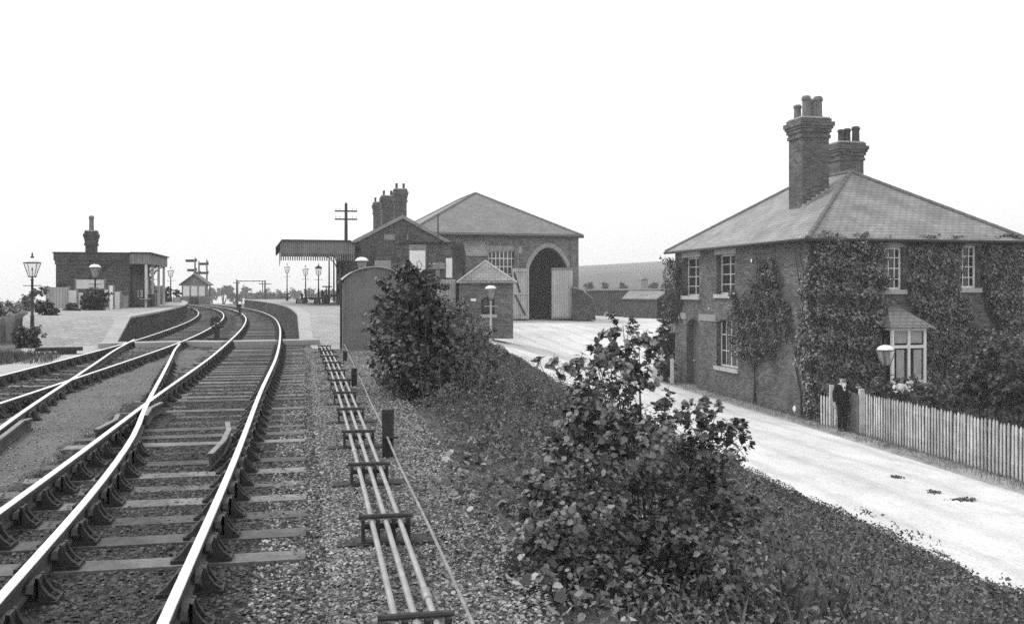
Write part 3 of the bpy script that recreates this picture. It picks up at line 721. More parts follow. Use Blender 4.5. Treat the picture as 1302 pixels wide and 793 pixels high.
# plinth and bands
mb.X = XL; dd = conv(dr); zp = 148/1200*31.8; zpl = 1.6-zp-HB
for a, b in ((0, dd[0]), (dd[1], hl)):
    mb.box(a, b+(.05 if b == hl else 0), 0, .05, 0, zpl)
mb.X = XF; mb.box(-.0, hw+.05, 0, .05, 0, zpl); mb.build('plinth', 'brick', H)
mb = MB(XL); zb1 = dd[3]-.05; ww = conv(w3)
mb.box(0-.03, dd[0]-.02, 0, .035, zb1, zb1+.28); mb.build('string_course', 'stone_mid', H, uv=False); mb = MB(XL); mb.box(dd[1]+.25, ww[0]-.0, 0, .035, zb1, zb1+.28)
mb.box(dd[1]+.0, dd[1]+.25, 0, .03, zb1, zb1+.28); mb.build('string_course', 'stone_mid', H, uv=False)
mb = MB(XL); mb.box(-.05, hl+.05, 0, .06, EZ-.16, EZ-.02); mb.X = XF; mb.box(.0, hw+.05, 0, .06, EZ-.16, EZ-.02); mb.build('eaves_board', 'wood_dark', H, uv=False)
c1 = conv(w1); c2 = conv(w2); c3 = conv(w3)
for c in (c1, c2): window(H, XL, *c, 2, 4, inset=.22, mid=True, lintel=.3, bar=.02, fr='cream')
window(H, XL, *c3, 4, 3, inset=.2, mid=True, bar=.024, fr='cream')
mb = MB(XL); mb.box(dd[0], dd[1], -.30, -.26, .36, dd[3]); D = mb.build('door', 'boards_dark', H)
mb = MB(XL); mb.box(dd[0]+.25, dd[0]+.33, -.26, -.2, 1.35, 1.43); mb.build('handle', 'lead', D, uv=False)
mb = MB(XL); mb.box(dd[0]-.1, dd[1]+.1, -.28, .35, .05, .34, .005); mb.build('doorstep', 'stone', H, uv=False)
window(H, XF, *f1, 3, 4, inset=.14, curtain=False, lintel=.26, bar=.022)
window(H, XF, *f2, 3, 4, inset=.14, curtain=False, lintel=.26, bar=.022)
mb = MB(XF); mb.box(fd[0], fd[1], -.30, -.26, .2, fd[3]); mb.build('door', 'boards_dark', H)
# bay window
bx0, bz1 = hF(1117, 416); bx1, _ = hF(1160, 416); _, bz0 = hF(1140, 484)
dep = .75
mb = MB(); mb.box(bx0, bx1, -dep, 0.02, 0, bz0-.1); bay = mb.build('bay_window', 'brick', H)
mb = MB(); mb.box(bx0-.08, bx1+.08, -dep-.08, 0, bz0-.1, bz0); mb.build('sill', 'stone', bay, uv=False)
mb = MB(); p = .09
nmul = 2
for i in range(nmul+1):
    x = bx0+(bx1-bx0)*i/nmul; x = min(max(x, bx0+p/2), bx1-p/2); mb.box(x-p/2, x+p/2, -dep, -dep+.1, bz0, bz1)
zt = bz0+(bz1-bz0)*.66
mb.box(bx0+p, bx1-p, -dep+.01, -dep+.09, bz0+.001, bz0+.08); mb.box(bx0+p, bx1-p, -dep+.01, -dep+.09, zt-.05, zt+.05); mb.box(bx0+p, bx1-p, -dep+.01, -dep+.09, bz1-.09, bz1-.001)
for sx in (bx0+.03, bx1-.09):
    mb.box(sx, sx+.06, -.1, -.02, bz0, bz1); mb.box(sx, sx+.06, -dep+.1, -.1, zt-.05, zt+.05); mb.box(sx, sx+.06, -dep+.1, -.1, bz0, bz0+.07); mb.box(sx, sx+.06, -dep+.1, -.1, bz1-.08, bz1)
mb.build('frame', 'white', bay, uv=False)
mb = MB(); mb.add([(bx0+.05,-dep+.06,bz0),(bx1-.05,-dep+.06,bz0),(bx1-.05,-dep+.06,bz1),(bx0+.05,-dep+.06,bz1),(bx0+.05,-.02,bz0),(bx0+.05,-.02,bz1),(bx1-.05,-.02,bz0),(bx1-.05,-.02,bz1)], [(0,1,2,3),(4,0,3,5),(1,6,7,2)]); mb.build('pane', 'glass', bay, uv=False, recalc=False)
mb = MB(); 
for (a, b, za, zb_) in ((bx0+.2, (bx0+bx1)/2-.16, bz0+.08, zt-.1), ((bx0+bx1)/2+.2, bx1-.16, bz0+.08, zt-.1), (bx0+.14, (bx0+bx1)/2-.07, zt+.12, bz1-.1), ((bx0+bx1)/2+.07, bx1-.14, zt+.12, bz1-.1)):
    vs = []; fs = []
    for i in range(17):
        x = a+(b-a)*i/16; y = -dep+.05+.006*math.sin(i*2.2); vs += [(x, y, za), (x, y, zb_)]
        if i: fs.append((2*i-2, 2*i, 2*i+1, 2*i-1))
    mb.add(vs, fs)
mb.build('curtain', 'curtain', bay, uv=False, recalc=False)
mb = MB(); zr = bz1+.02; rr = .95
mb.add([(bx0-.2,-dep-.22,zr),(bx1+.2,-dep-.22,zr),(bx1+.2,0,zr),(bx0-.2,0,zr),(bx0+.35,0,zr+.68),(bx1-.5,0,zr+.68)], [(0,1,5,4),(1,2,5),(3,0,4),(0,3,2,1)])
mb.build('roof', 'slate', bay)
mb = MB(); crn, A_, B_ = hip_roof(mb, hw, hl, EZ, 2.62, .33); HRf = mb.build('roof', 'slate', H)
ridges(HRf, crn, A_, B_)
g = MB()
e = crn[0].z-.06
g.tube([(crn[0].x-.05, crn[0].y-.05, e), (crn[1].x+.05, crn[1].y-.05, e)], .06, 8); g.tube([(crn[0].x-.05, crn[0].y-.05, e), (crn[3].x-.05, crn[3].y, e)], .06, 8); g.build('gutter', 'dark', H, uv=False, smooth=True)
g = MB(); g.tube([(-.12, .0+.35-.35-.12, EZ-.15), (-.12, -.12, .1)], .045, 8); g.build('downpipe', 'dark', H, uv=False)
def chimney(parent, x0, x1, y0, y1, z0, z1, pots, mat='brick', potm='pot', corb=.12):
    mb = MB(); mb.box(x0, x1, y0, y1, z0, z1-.75)
    h = z1-.75; k = .0
    for (dz, ex) in ((.12, .05), (.10, .02), (.14, corb*.6), (.1, corb), (.16, corb*1.35), (.13, corb*.6)):
        mb.box(x0-ex, x1+ex, y0-ex, y1+ex, h, h+dz); h += dz
    c = mb.build('chimney', mat, parent)
    mb = MB(); mb.box(x0-.02-ex*.2, x1+.02+ex*.2, y0-.02, y1+.02, h, h+.06); mb.build('flaunching', 'lead', c, uv=False)
    mb = MB()
    for (u, v, r, ph) in pots: mb.lathe((x0+(x1-x0)*u, y0+(y1-y0)*v, h+.03), [(r, 0), (r*.95, ph*.1), (r*.85, ph*.12), (r*.8, ph*.75), (r*1.0, ph*.82), (r*.95, ph*.92), (r*.7, ph)], 10)
    mb.build('chimney_pots', potm, c, uv=False)
    return c
c = chimney(HRf, 1.82, 2.95, 3.75, 4.75, EZ+.6, 8.05-HB+.05, [(.28,.25,.19,.85), (.72,.25,.19,.85), (.22,.78,.17,.6), (.75,.78,.17,.85)])
mb = MB()   # stepped lead flashing
for k in range(6): mb.box(1.82+k*.19, 1.82+k*.19+.17, 3.71, 3.75, EZ+.639*(1.82+k*.19)+.02, EZ+.639*(1.82+k*.19)+.2)
mb.build('flashing', 'lead', c, uv=False)
chimney(HRf, 5.35, 6.45, 6.8, 7.7, EZ+.8, 7.75-HB, [(.18,.3,.15,.55), (.45,.3,.17,.6), (.82,.3,.19,.7)], potm='pot_dark')

# white patches of lime on the wall
mb = MB(XL)
for (px, py, r) in ((1012, 519, .11), (957, 331, .08), (903, 392, .035)):
    a, z = hL(px, py); mb.prism([(hl-a+r*math.cos(t)*random.uniform(.8, 1.1), .055, z+r*math.sin(t)*random.uniform(.8, 1.1)) for t in np.linspace(0, 2*math.pi, 9)[:-1]], (0, .006, 0))
mb.build('whitewash_patch', 'white', H, uv=False)

# ------------------------------------------------------------------ creepers
def inside(px, py, poly):
    c = np.zeros(len(px), bool); n = len(poly)
    for i in range(n):
        x0, y0 = poly[i]; x1, y1 = poly[(i+1) % n]
        cond = ((y0 > py) != (y1 > py)) & (px < (x1-x0)*(py-y0)/((y1-y0) if y1 != y0 else 1e-9)+x0); c ^= cond
    return c
def to_world(loc):  # house local (N,3) -> world
    l = np.asarray(loc); return np.stack([CR.x+ac.x*l[:,0]+al.x*l[:,1], CR.y+ac.y*l[:,0]+al.y*l[:,1], HB+l[:,2]], 1)
def creeper(name, label, cat, wallside, poly, n, thick, size, mat, group='climbers on the house', tm='ivy', stem=None, holes=()):
    fn = hL if wallside == 'L' else hF
    P = [fn(x, y) for x, y in poly]; Pa = np.array(P); lo, hi = Pa.min(0), Pa.max(0)
    HP = [[fn(x, y) for x, y in h] for h in holes]
    u = rng.uniform(lo[0]-.15, hi[0]+.15, n*3); z = rng.uniform(lo[1]-.15, hi[1]+.1, n*3)
    wob = .08*np.sin(u*5.3+z*3.1)+.08*np.sin(z*8.7-u*4.3)+rng.normal(size=len(u))*.05
    k = inside(u+wob, z+wob*.7, P)
    for h in HP: k &= ~inside(u, z, h)
    u, z = u[k][:n], z[k][:n]; m_ = len(u)
    cl = (np.sin(u*4.1+z*2.3)*np.sin(z*5.2-u*2.9)+1)*.5
    d = thick*(.25+.75*cl)*rng.random(m_)**.5+.02
    if wallside == 'L': loc = np.stack([-d, u, z], 1); on = np.array([-ac.x, -ac.y, 0])
    else: loc = np.stack([u, -d, z], 1); on = np.array([-al.x, -al.y, 0])
    w = to_world(loc); nr = rng.normal(size=(m_, 3))*.55+on*.9+[0, 0, .55]
    upv = rng.normal(size=(m_, 3))*.4+[0, 0, -1]
    t = thing(name, label, cat, (0,0,0), 0, group)
    scatter('leaves', tm, w, nr, size*(.45+.8*rng.random(m_)), mat, t, up=upv)
    # woody stems against the wall
    mb = MB()
    cx = (lo[0]+hi[0])/2
    for i in range(5 if stem is None else 0):
        a = lo[0]+(hi[0]-lo[0])*(.15+.17*i); pts = []
        for q in range(7):
            zz = lo[1]+(hi[1]-lo[1])*q/6*.9; uu = a+.25*math.sin(q*1.7+i)
            pts.append(uu); 
        pp = []
        for q, uu in enumerate(pts):
            zz = lo[1]+(hi[1]-lo[1])*q/6*.9; l = (-.06, uu, zz) if wallside == 'L' else (uu, -.06, zz); pp.append(tuple(to_world([l])[0]))
        mb.tube(pp, [.04-.004*q for q in range(7)], 5)
    if stem:
        for path, r in stem:
            pp = []
            for i, (x, y) in enumerate(path):
                a, zz = fn(x, y); l = (-.1, a, zz) if wallside == 'L' else (a, -.1, zz); pp.append(tuple(to_world([l])[0]))
            mb.tube(pp, [r*(1-.6*i/(len(pp)-1)) for i in range(len(pp))], 6)
    mb.build('stem', 'bark', t, uv=False)
    return t
creeper('climbing_ivy', 'thick dark ivy wrapping the near corner of the house left of the bay window', 'ivy', 'F',
        [(1033,297),(1124,300),(1121,345),(1123,385),(1116,412),(1116,486),(1100,500),(1060,512),(1042,530),(1030,535)], 15000, .5, .115, 'leaf_ivy')
creeper('climbing_ivy', 'ragged edge of corner ivy spreading over the left wall of the house', 'ivy', 'L',
        [(1036,298),(1034,296),(1028,345),(1022,365),(1020,405),(1014,440),(1018,460),(1028,480),(1030,528),(1036,540)], 2600, .3, .11, 'leaf_ivy')
creeper('climbing_ivy', 'ivy column between the bay window and the doorway of the house', 'ivy', 'F',
        [(1150,301),(1222,300),(1214,350),(1216,372),(1232,382),(1236,395),(1224,420),(1224,500),(1174,505),(1168,430),(1174,404),(1164,385),(1156,375),(1153,330)], 12000, .3, .115, 'leaf_ivy')
creeper('climbing_ivy', 'ivy covering the right-hand end of the house front', 'ivy', 'F',
        [(1247,300),(1299,300),(1299,430),(1270,430),(1264,400),(1254,384),(1249,366)], 7500, .3, .115, 'leaf_ivy')
creeper('wall_shrub', 'trained shrub with bare stem against the left wall of the house', 'shrub', 'L',
        [(985,325),(996,345),(994,368),(1005,385),(1010,410),(1006,432),(990,440),(984,452),(975,458),(955,462),(940,450),(930,438),(934,418),(932,405),(936,388),(930,372),(936,366),(944,378),(955,372),(962,345),(968,330)], 6500, .38, .11, 'leaf_fruit',
        stem=[([(962,517),(963,490),(962,462),(968,420),(975,360)], .07), ([(962,462),(945,425),(938,385)], .03), ([(962,462),(985,430),(998,400)], .03)])
creeper('wall_creeper', 'dark creeper hanging down the far corner of the house by the road', 'creeper', 'L',
        [(850,330),(858,326),(866,335),(871,355),(869,370),(864,380),(862,400),(858,410),(850,400)], 1300, .45, .13, 'leaf_fruit')

# ------------------------------------------------------------------ generic bush
def bush(name, label, cat, base, blobs, n, size, mat, tm='kite', group=None, stems=5, stem_r=.03, up=.5, hang=None, spread=1.0, stemmat='bark', flat=False):
    """blobs: (x,y,z,r) world; leaves in clumps through each blob"""
    t = thing(name, label, cat, base, 0, group); b0 = np.array(base)
    B = np.array(blobs, float); vol = B[:, 3]**2.1; cnt = (n*vol/vol.sum()).astype(int)
    P = []; Nn = []; tw = []
    for (x, y, z, r), c in zip(B, cnt):
        nc = max(3, int(c/18)); cc = rng.normal(size=(nc, 3)); cc /= np.linalg.norm(cc, axis=1, keepdims=True)
        c0 = cc*(rng.random((nc, 1))**.6)*r*.75+[x, y, z]
        dr_ = cc*.8+rng.normal(size=(nc, 3))*.35+[0, 0, up*.9]; dr_ /= np.linalg.norm(dr_, axis=1, keepdims=True)
        ln = r*(.45+.75*rng.random((nc, 1)))*spread*.8
        idx = rng.integers(0, nc, c); s_ = rng.random((c, 1))**.8
        sag = -.12*ln[idx]*s_**2
        q = c0[idx]+dr_[idx]*ln[idx]*s_+rng.normal(size=(c, 3))*np.minimum(r*.075, .09)+np.concatenate([np.zeros((c, 2)), sag], 1)
        P.append(q); Nn.append(dr_[idx]*.35+(q-[x, y, z])/r*.3)
        for k in range(nc): tw.append((c0[k]-b0, c0[k]+dr_[k]*ln[k]*.95-b0))
    P = np.concatenate(P); Nn = np.concatenate(Nn)
    nr = Nn+rng.normal(size=P.shape)*.5+[0, 0, up]
    o = scatter('leaves' if name not in ('tree', 'far_tree') else 'crown', tm, P-b0, nr, size*(.45+1.0*rng.random(len(P))), mat, t)
    mb = MB()
    for i in range(min(stems, len(B))):
        x, y, z, r = B[i*len(B)//min(stems, len(B))]; e = np.array([x, y, z+r*.5])-b0; pts = []
        for q in range(6):
            s = q/5; w = .12*math.sin(q*2.1+i*1.3)*s*(1-s)*4*min(1, r); pts.append((e[0]*s**1.3+w*.5, e[1]*s**1.3+w, e[2]*s))
        mb.tube(pts, [stem_r*(1-.75*q/5) for q in range(6)], 5)
    if size < .075:
        for p, q in tw: mb.tube([tuple(p), tuple(q)], [.004, .002], 3, cap=False)
    mb.build('stem' if name not in ('tree', 'far_tree') else 'trunk', stemmat, t, uv=False, recalc=False)
    return t
def pix_blobs(lst, Y0, r_scale=1.0, dy=.5):
    out = []
    for i, (px, py, r) in enumerate(lst):
        Y = Y0+random.uniform(-dy, dy); out.append((wx(px, Y), Y, wz(py, Y), r*Y/FL*r_scale))
    return out
M['leaf_mid2'] = leafy('hawthorn_leaf', .04, .26, .2)
random.seed(3)
# foreground sycamore sapling
bl = pix_blobs([(792,422,17),(776,436,16),(812,436,17),(828,452,13),(758,448,14),(740,466,17),(722,472,10),(702,462,8),(686,464,6),(790,462,26),(762,486,26),(812,488,22),(738,505,24),(775,530,40),(735,545,30),(832,548,32),(845,520,12),(893,538,20),(912,528,12),(888,510,10),(935,552,14),(948,562,9),(940,540,8),(900,575,34),(735,590,38),(800,600,50),(860,612,46),(915,625,34),(935,668,30),(712,575,20),(960,640,16)], 6.9, 1.0, .35)
bl += pix_blobs([(690,655,32),(668,690,24),(705,625,26),(745,660,48),(810,690,54),(880,700,54),(930,735,38),(700,720,40),(760,750,54),(840,770,54),(905,790,48),(680,640,22)], 6.1, 1.0, .35)
bush('sycamore_sapling', 'large leafy sycamore sapling in the foreground on the bank, tallest spray to the left', 'sapling', (.95, 6.6, -.95), bl, 17000, .041, 'leaf_big', 'maple', None, 30, .010, .7, spread=1.7)
# left shrub group behind the rodding
bl = pix_blobs([(508,340,6),(520,336,5),(532,345,8),(548,352,7),(478,395,6),(470,420,6),(512,352,12),(530,358,14),(546,368,16),(498,372,14),(520,385,26),(546,395,20),(490,400,14),(556,420,24),(515,425,34),(545,445,32),(476,440,10),(488,455,14),(510,470,28),(560,465,24),(520,505,24),(552,505,24),(484,385,8),(572,435,14),(494,500,12)], 16.0, 1.0, .6)
bush('elder_bush', 'tall dark leafy bush in front of the corrugated hut', 'bush', (wx(535,16), 16, -.3), bl, 9000, .135, 'leaf_dark2', 'maple', None, 9, .03, .6) if False else None
M['leaf_dark2'] = leafy('elder_leaf', .012, .18, .2, .45, .45)
bush('elder_bush', 'tall dark leafy bush in front of the corrugated hut', 'bush', (wx(535,16), 16, -.35), bl, 14000, .062, 'leaf_dark2', 'maple', None, 14, .022, .6, spread=1.7)
bl = pix_blobs([(590,430,22),(608,450,22),(625,470,18),(600,490,32),(628,505,24),(585,520,30),(615,535,26),(640,520,16),(560,545,26),(600,470,24),(575,400,16)], 17.5, 1.0, .7)
bush('bramble_bush', 'lower rounded bush right of the tall dark one above the road', 'bush', (wx(600,17.5), 17.5, -.8), bl, 9500, .06, 'leaf_mid2', 'ivy', None, 6, .02, .6)
bl = pix_blobs([(560,395,16),(585,395,14),(575,415,20),(600,410,13),(610,425,14),(592,440,22),(625,425,9),(570,440,24)], 27, 1.0, .8)
bush('hawthorn_bush', 'pale blurred bush behind the tall one, below the plank fence', 'bush', (wx(590,27), 27, -.6), bl, 5000, .12, 'leaf_mid2', 'ivy', None, 5, .03, .6) if False else None
bush('hawthorn_bush', 'pale bush behind the tall one, below the plank fence', 'bush', (wx(590,27), 27, -.7), bl, 7000, .08, 'leaf_mid2', 'ivy', None, 5, .03, .6)
bl = pix_blobs([(628,452,10),(640,462,11),(655,462,9),(618,440,8),(650,478,9),(635,480,12)], 30, 1.0, .5)
bush('low_bush', 'small rounded bush at the foot of the yard lamp', 'bush', (wx(638,30), 30, -1.4), bl, 1800, .11, 'leaf_dark', 'ivy', None, 4, .02, .6)

for i, (px, py, r, Y, mt, lab) in enumerate(((575,575,26,13,'leaf_dark2','dark scrub clump on the bank below the tall bush'),(640,590,30,12,'leaf_mid','grey scrub clump between the two big bushes on the bank'),(690,560,24,13,'leaf_mid','scrub clump touching the sapling on its left'),(600,630,22,10,'leaf_mid','small scrub clump beside the cess, below the dark one'),(655,640,24,9.5,'leaf_dark2','dark low scrub clump left of the sapling foot'),(670,510,24,17,'leaf_mid','scrub clump above the road edge behind the sapling'),(540,560,20,14.5,'leaf_mid','ragged scrub clump under the tall bush beside the black stump'),(605,560,24,14,'leaf_dark2','dark scrub clump below the pale rounded bush'),(630,690,18,8,'leaf_mid','low scrub tuft at the edge of the cess near the sapling foot'))):
    bush('scrub_clump', lab, 'scrub', (wx(px, Y), Y, wz(py+r*1.2, Y)), pix_blobs([(px,py,r),(px-r*.9,py+r*.4,r*.7),(px+r,py+r*.3,r*.75)], Y, 1, .4), 3400, .042, mt, 'kite', 'scrub clumps on the bank', 5, .01, 1.0, spread=1.2)
# bank vegetation (uncountable)
def bank_pts(n, y0, y1, t0, t1, pw=1.6):
    y = y0+(y1-y0)*rng.random(n)**pw; t = t0+(t1-t0)*rng.random(n)
    xa, xb = b2x(y), b3x(y); x = xa+(xb-xa)*t; a = track_z(y); b = b3z(y); z = a+(b-a)*(t-.10*np.sin(np.pi*t)); return x, y, z, t
x, y, z, t = bank_pts(260000, 3.5, 42, .50, 1.0, 1.45)
tl = .60+.05*np.sin(y*.9)+.04*np.sin(y*2.3)
k = (t > tl) & (t < .992-.012*np.abs(np.sin(y*2.9)*np.sin(y*7.7))); x, y, z, t = x[k], y[k], z[k], t[k]
edge = np.clip((1.0-t)/.05, 0.15, 1)**.5
h = rng.random(len(x))**.5*.34*edge*(.6+.4*np.sin(x*4)*np.sin(y*3.3)); P = np.stack([x-.03, y, z+h], 1)
tag(scatter('ground_cover', 'ivy', P, rng.normal(size=P.shape)*.55+[0, 0, 1], .022+.03*rng.random(len(x)), 'hedge'), kind='stuff')
x, y, z, t = bank_pts(150000, 3.2, 34, .005, .75, 1.35)
k = rng.random(len(x)) < (.35+.65*(np.sin(x*2.3+y)*np.sin(y*1.7-x)>-.2)); x, y, z, t = x[k], y[k], z[k], t[k]
hh = np.clip((t-.0)/.12, .12, 1)
P = np.stack([x, y, z+rng.random(len(x))**1.3*(.30+.38*np.clip(np.sin(x*2.7+y*.8)*np.sin(y*1.3-x*1.9)+.5, 0, 1))*hh*np.clip((.78-t)/.25, .25, 1)], 1)
tag(scatter('undergrowth', 'kite', P, rng.normal(size=P.shape)*.7+[0, -.2, .9], .018+.036*rng.random(len(x)), 'leaf_mid'), kind='stuff')
x, y, z, t = bank_pts(16000, 3.2, 36, .03, .62, 1.4)
P = np.stack([x, y, z-.02], 1)
tag(scatter('grass', 'blade', P, rng.normal(size=P.shape)*[1, 1, .15], (.12+.30*rng.random(len(x))**2)*np.clip(t/.15, .3, 1), 'grass', up=rng.normal(size=P.shape)*.3+[0, 0, 1]), kind='stuff')
x, y, z, t = bank_pts(800, 3.6, 12, .0, .35, 1.2)
P = np.stack([x, y, z+.04+rng.random(len(x))*.12], 1)
tag(scatter('broad_leaves', 'maple', P, rng.normal(size=P.shape)*.45+[0, -.1, 1], .035+.06*rng.random(len(x)), 'leaf_litter'), kind='stuff')
# tall leafy weeds among the undergrowth
wp = 1500; x, y, z, t = bank_pts(wp, 5.0, 32, .05, .62, 1.15); hh = (.25+.75*rng.random(wp)**1.6)*np.clip((y-7.5)/6, .18, 1)*np.clip((.62-t)/.35, .2, 1)
per = 26; ii = np.repeat(np.arange(wp), per); s_ = rng.random(len(ii))**.8; lean = rng.normal(size=(wp, 2))*.18
P = np.stack([x[ii]+lean[ii, 0]*s_*hh[ii]+rng.normal(size=len(ii))*.045*(1.3-s_), y[ii]+lean[ii, 1]*s_*hh[ii]+rng.normal(size=len(ii))*.045*(1.3-s_), z[ii]+s_*hh[ii]], 1)
tag(scatter('tall_weeds', 'kite', P, rng.normal(size=P.shape)*.7+[0, 0, .6], .03+.045*rng.random(len(ii)), 'leaf_weed'), kind='stuff')
mb = MB()
for i in range(wp): mb.tube([(x[i], y[i], z[i]-.05), (x[i]+lean[i, 0]*hh[i]*1.05, y[i]+lean[i, 1]*hh[i]*1.05, z[i]+hh[i]*1.08)], [.005, .002], 3, cap=False)
tag(mb.build('weed_stalks', 'stalk', uv=False, recalc=False), kind='stuff')
# a few tall dead stalks
for (px, py, Y, top, lab) in ((955, 800, 6.3, 700, 'thin dark dead stalk right of the sapling'), (1003, 800, 6.3, 765, 'short dark dead stalk rising at the bottom edge of the bank')):
    st = thing('dead_stalk', lab, 'plant', (wx(px, Y), Y, wz(py+60, Y)), 0, 'dead stalks on the bank'); mb = MB(); hgt = (py+60-top)*Y/FL
    mb.tube([(0,0,0),(.01,0,hgt*.5),(-.01,.0,hgt)], [.008,.006,.004], 5); mb.tube([(.005,0,hgt*.6),(.05,.02,hgt*.78)], .003, 4); mb.build('stem', 'bark', st, uv=False)

# ------------------------------------------------------------------ picket fence, gate, garden
def fence_run(t, P0, P1, z0, z1, h, pitch=.13, pw=.066, mat='picket'):
    d = P1-P0; L = d.length; u = d.normalized(); n = Vector((-u.y, u.x))
    bay = 2.2; nb = max(1, round(L/bay))
    for b in range(nb):
        mb = MB(); a0 = L*b/nb; a1 = L*(b+1)/nb; k = int((a1-a0)/pitch)
        for i in range(k):
            s = a0+(a1-a0)*(i+.5)/k; p = P0+u*s; z = z0+(z1-z0)*s/L; hh = h+random.uniform(-.035, .025); tl = random.uniform(-.022, .022)
            w = pw/2; pts = [(-w, z), (w, z), (w+tl, z+hh-.07), (tl, z+hh), (-w+tl, z+hh-.07)]
            mb.prism([(p.x+u.x*q-n.x*.012, p.y+u.y*q-n.y*.012, zz) for q, zz in pts], (n.x*.022, n.y*.022, 0))
        mb.build('picket_panel', mat, t, uv=False)
        mb = MB()
        for rz in (.3, h-.32):
            p = P0+u*a0+n*.03; q = P0+u*a1+n*.03; za = z0+(z1-z0)*a0/L+rz; zb_ = z0+(z1-z0)*a1/L+rz
            mb.prism([(p.x,p.y,za),(p.x+n.x*.06,p.y+n.y*.06,za),(p.x+n.x*.06,p.y+n.y*.06,za+.08),(p.x,p.y,za+.08)], (q.x-p.x, q.y-p.y, zb_-za))
        mb.build('rail_bar', 'wood', t, uv=False)
        p = P0+u*a1+n*.13; zb_ = z0+(z1-z0)*a1/L; mb = MB(); mb.box(p.x-.06, p.x+.06, p.y-.06, p.y+.06, zb_-.1, zb_+h-.12); mb.build('post', 'wood', t, uv=False)
_nt = M['picket'].node_tree; _b = [q for q in _nt.nodes if q.type == 'BSDF_PRINCIPLED'][0]; _s = _b.inputs['Base Color'].links[0].from_socket
_g = _nt.nodes.new('ShaderNodeNewGeometry'); _nt.links.new(mth(_nt, 'MULTIPLY', _s, ramp(_nt, _g.outputs['Random Per Island'], .7, 1.15, 0, 1)), _b.inputs['Base Color'])
M['gate_wood'] = plain('stained_gate', .15, .3, 4)
G0 = Vector((wx(1098, 28.6), 28.6)); fend = Vector((14.2, 7.2))
pf = thing('picket_fence', 'long weathered picket fence along the far side of the road', 'fence', (0,0,0))
fence_run(pf, G0, fend, wz(554, 28.6), -2.88, 1.3)
mb = MB(); mb.box(G0.x-.12, G0.x+.02, G0.y-.05, G0.y+.1, -3.0, wz(554, 28.6)+1.42); mb.build('gate_post', 'picket', pf, uv=False)
gt = thing('garden_gate', 'dark picket gate behind the standing man', 'gate', (0,0,0))
g1 = Vector((wx(1066, 29.7), 29.7)); fence_run(gt, Vector((wx(1082, 29.1), 29.15)), G0-Vector((.14, 0)), wz(547, 29.1), wz(552, 28.7), 1.22, .1, .06, 'gate_wood')
pf2 = thing('picket_fence', 'short stretch of pickets between the ivy corner and the man', 'fence', (0,0,0))
fence_run(pf2, Vector((wx(1043, 30.4), 30.4)), Vector((wx(1067, 29.6), 29.6)), wz(540, 30.4), wz(545, 29.6), .98, .12, .06)
mb = MB(); q = Vector((wx(1056.5, 30.0), 29.95)); mb.box(q.x-.06, q.x+.06, q.y-.07, q.y+.03, -2.9, wz(489, 29.95)); mb.build('gate_post', 'picket', pf2, uv=False)

# garden shrubs
def shrub(label, px, py, Y, base_z, blobs, n, size=.1, mat='leaf_dark', grp='shrubs in the house garden', tm='ivy', name='garden_shrub'):
    return bush(name, label, 'shrub', (wx(px, Y), Y, base_z), pix_blobs(blobs, Y, 1, .4), n, size, mat, tm, grp, 4, .03, .6)
shrub('low flowering shrub behind the fence under the bay window', 1150, 480, 27.6, -2.85, [(1145,495,15),(1170,500,17),(1195,508,16),(1120,492,10),(1215,512,14)], 4200, .085, 'leaf_mid')
shrub('dark dense shrub beside the house doorway', 1250, 470, 27.5, -2.85, [(1245,470,20),(1238,495,22),(1262,500,24),(1255,450,16),(1275,480,22)], 5200, .10, 'leaf_fruit')
shrub('large dark shrub at the right edge of the garden', 1290, 460, 25.5, -2.85, [(1290,480,24),(1285,505,26),(1310,470,30),(1318,510,30)], 4800, .10, 'leaf_dark')
shrub('pale feathery bush against the ivy right of the doorway', 1270, 430, 29.5, -2.85, [(1262,440,16),(1285,445,18),(1250,425,10),(1300,450,20),(1275,460,16)], 4000, .10, 'leaf_mid2')
x = rng.uniform(10.6, 17, 9000); y = rng.uniform(20, 31, 9000); k = x > b4x(y)+.15; x, y = x[k], y[k]
tag(scatter('garden_plants', 'kite', np.stack([x, y, -2.85+rng.random(len(x))*.3], 1), rng.normal(size=(len(x), 3))*.6+[0, 0, 1], .08+.08*rng.random(len(x)), 'leaf_dark'), kind='stuff')
fl = thing('white_flower_head', 'pale flower cluster showing over the fence by the garden lamp', 'flower', (wx(1147, 27.2), 27.2, -2.8), 0)
q = rng.normal(size=(120, 3))*[.10, .08, .05]+[0, 0, wz(493, 27.2)+2.8]
scatter('petals', 'ivy', q, rng.normal(size=(120, 3))+[0, -1, 1], .05+.03*rng.random(120), 'leaf_white', fl) if 'leaf_white' in M else None
M['leaf_white'] = leafy('white_petal', .45, .8, .1)
scatter('petals', 'ivy', q, rng.normal(size=(120, 3))*.5+[0, -1, 1], .07+.04*rng.random(120), 'leaf_white', fl)
mb = MB(); mb.tube([(0,0,0),(.02,0,.5),(0,0,wz(493, 27.2)+2.8)], .015, 5); mb.build('stem', 'bark', fl, uv=False)
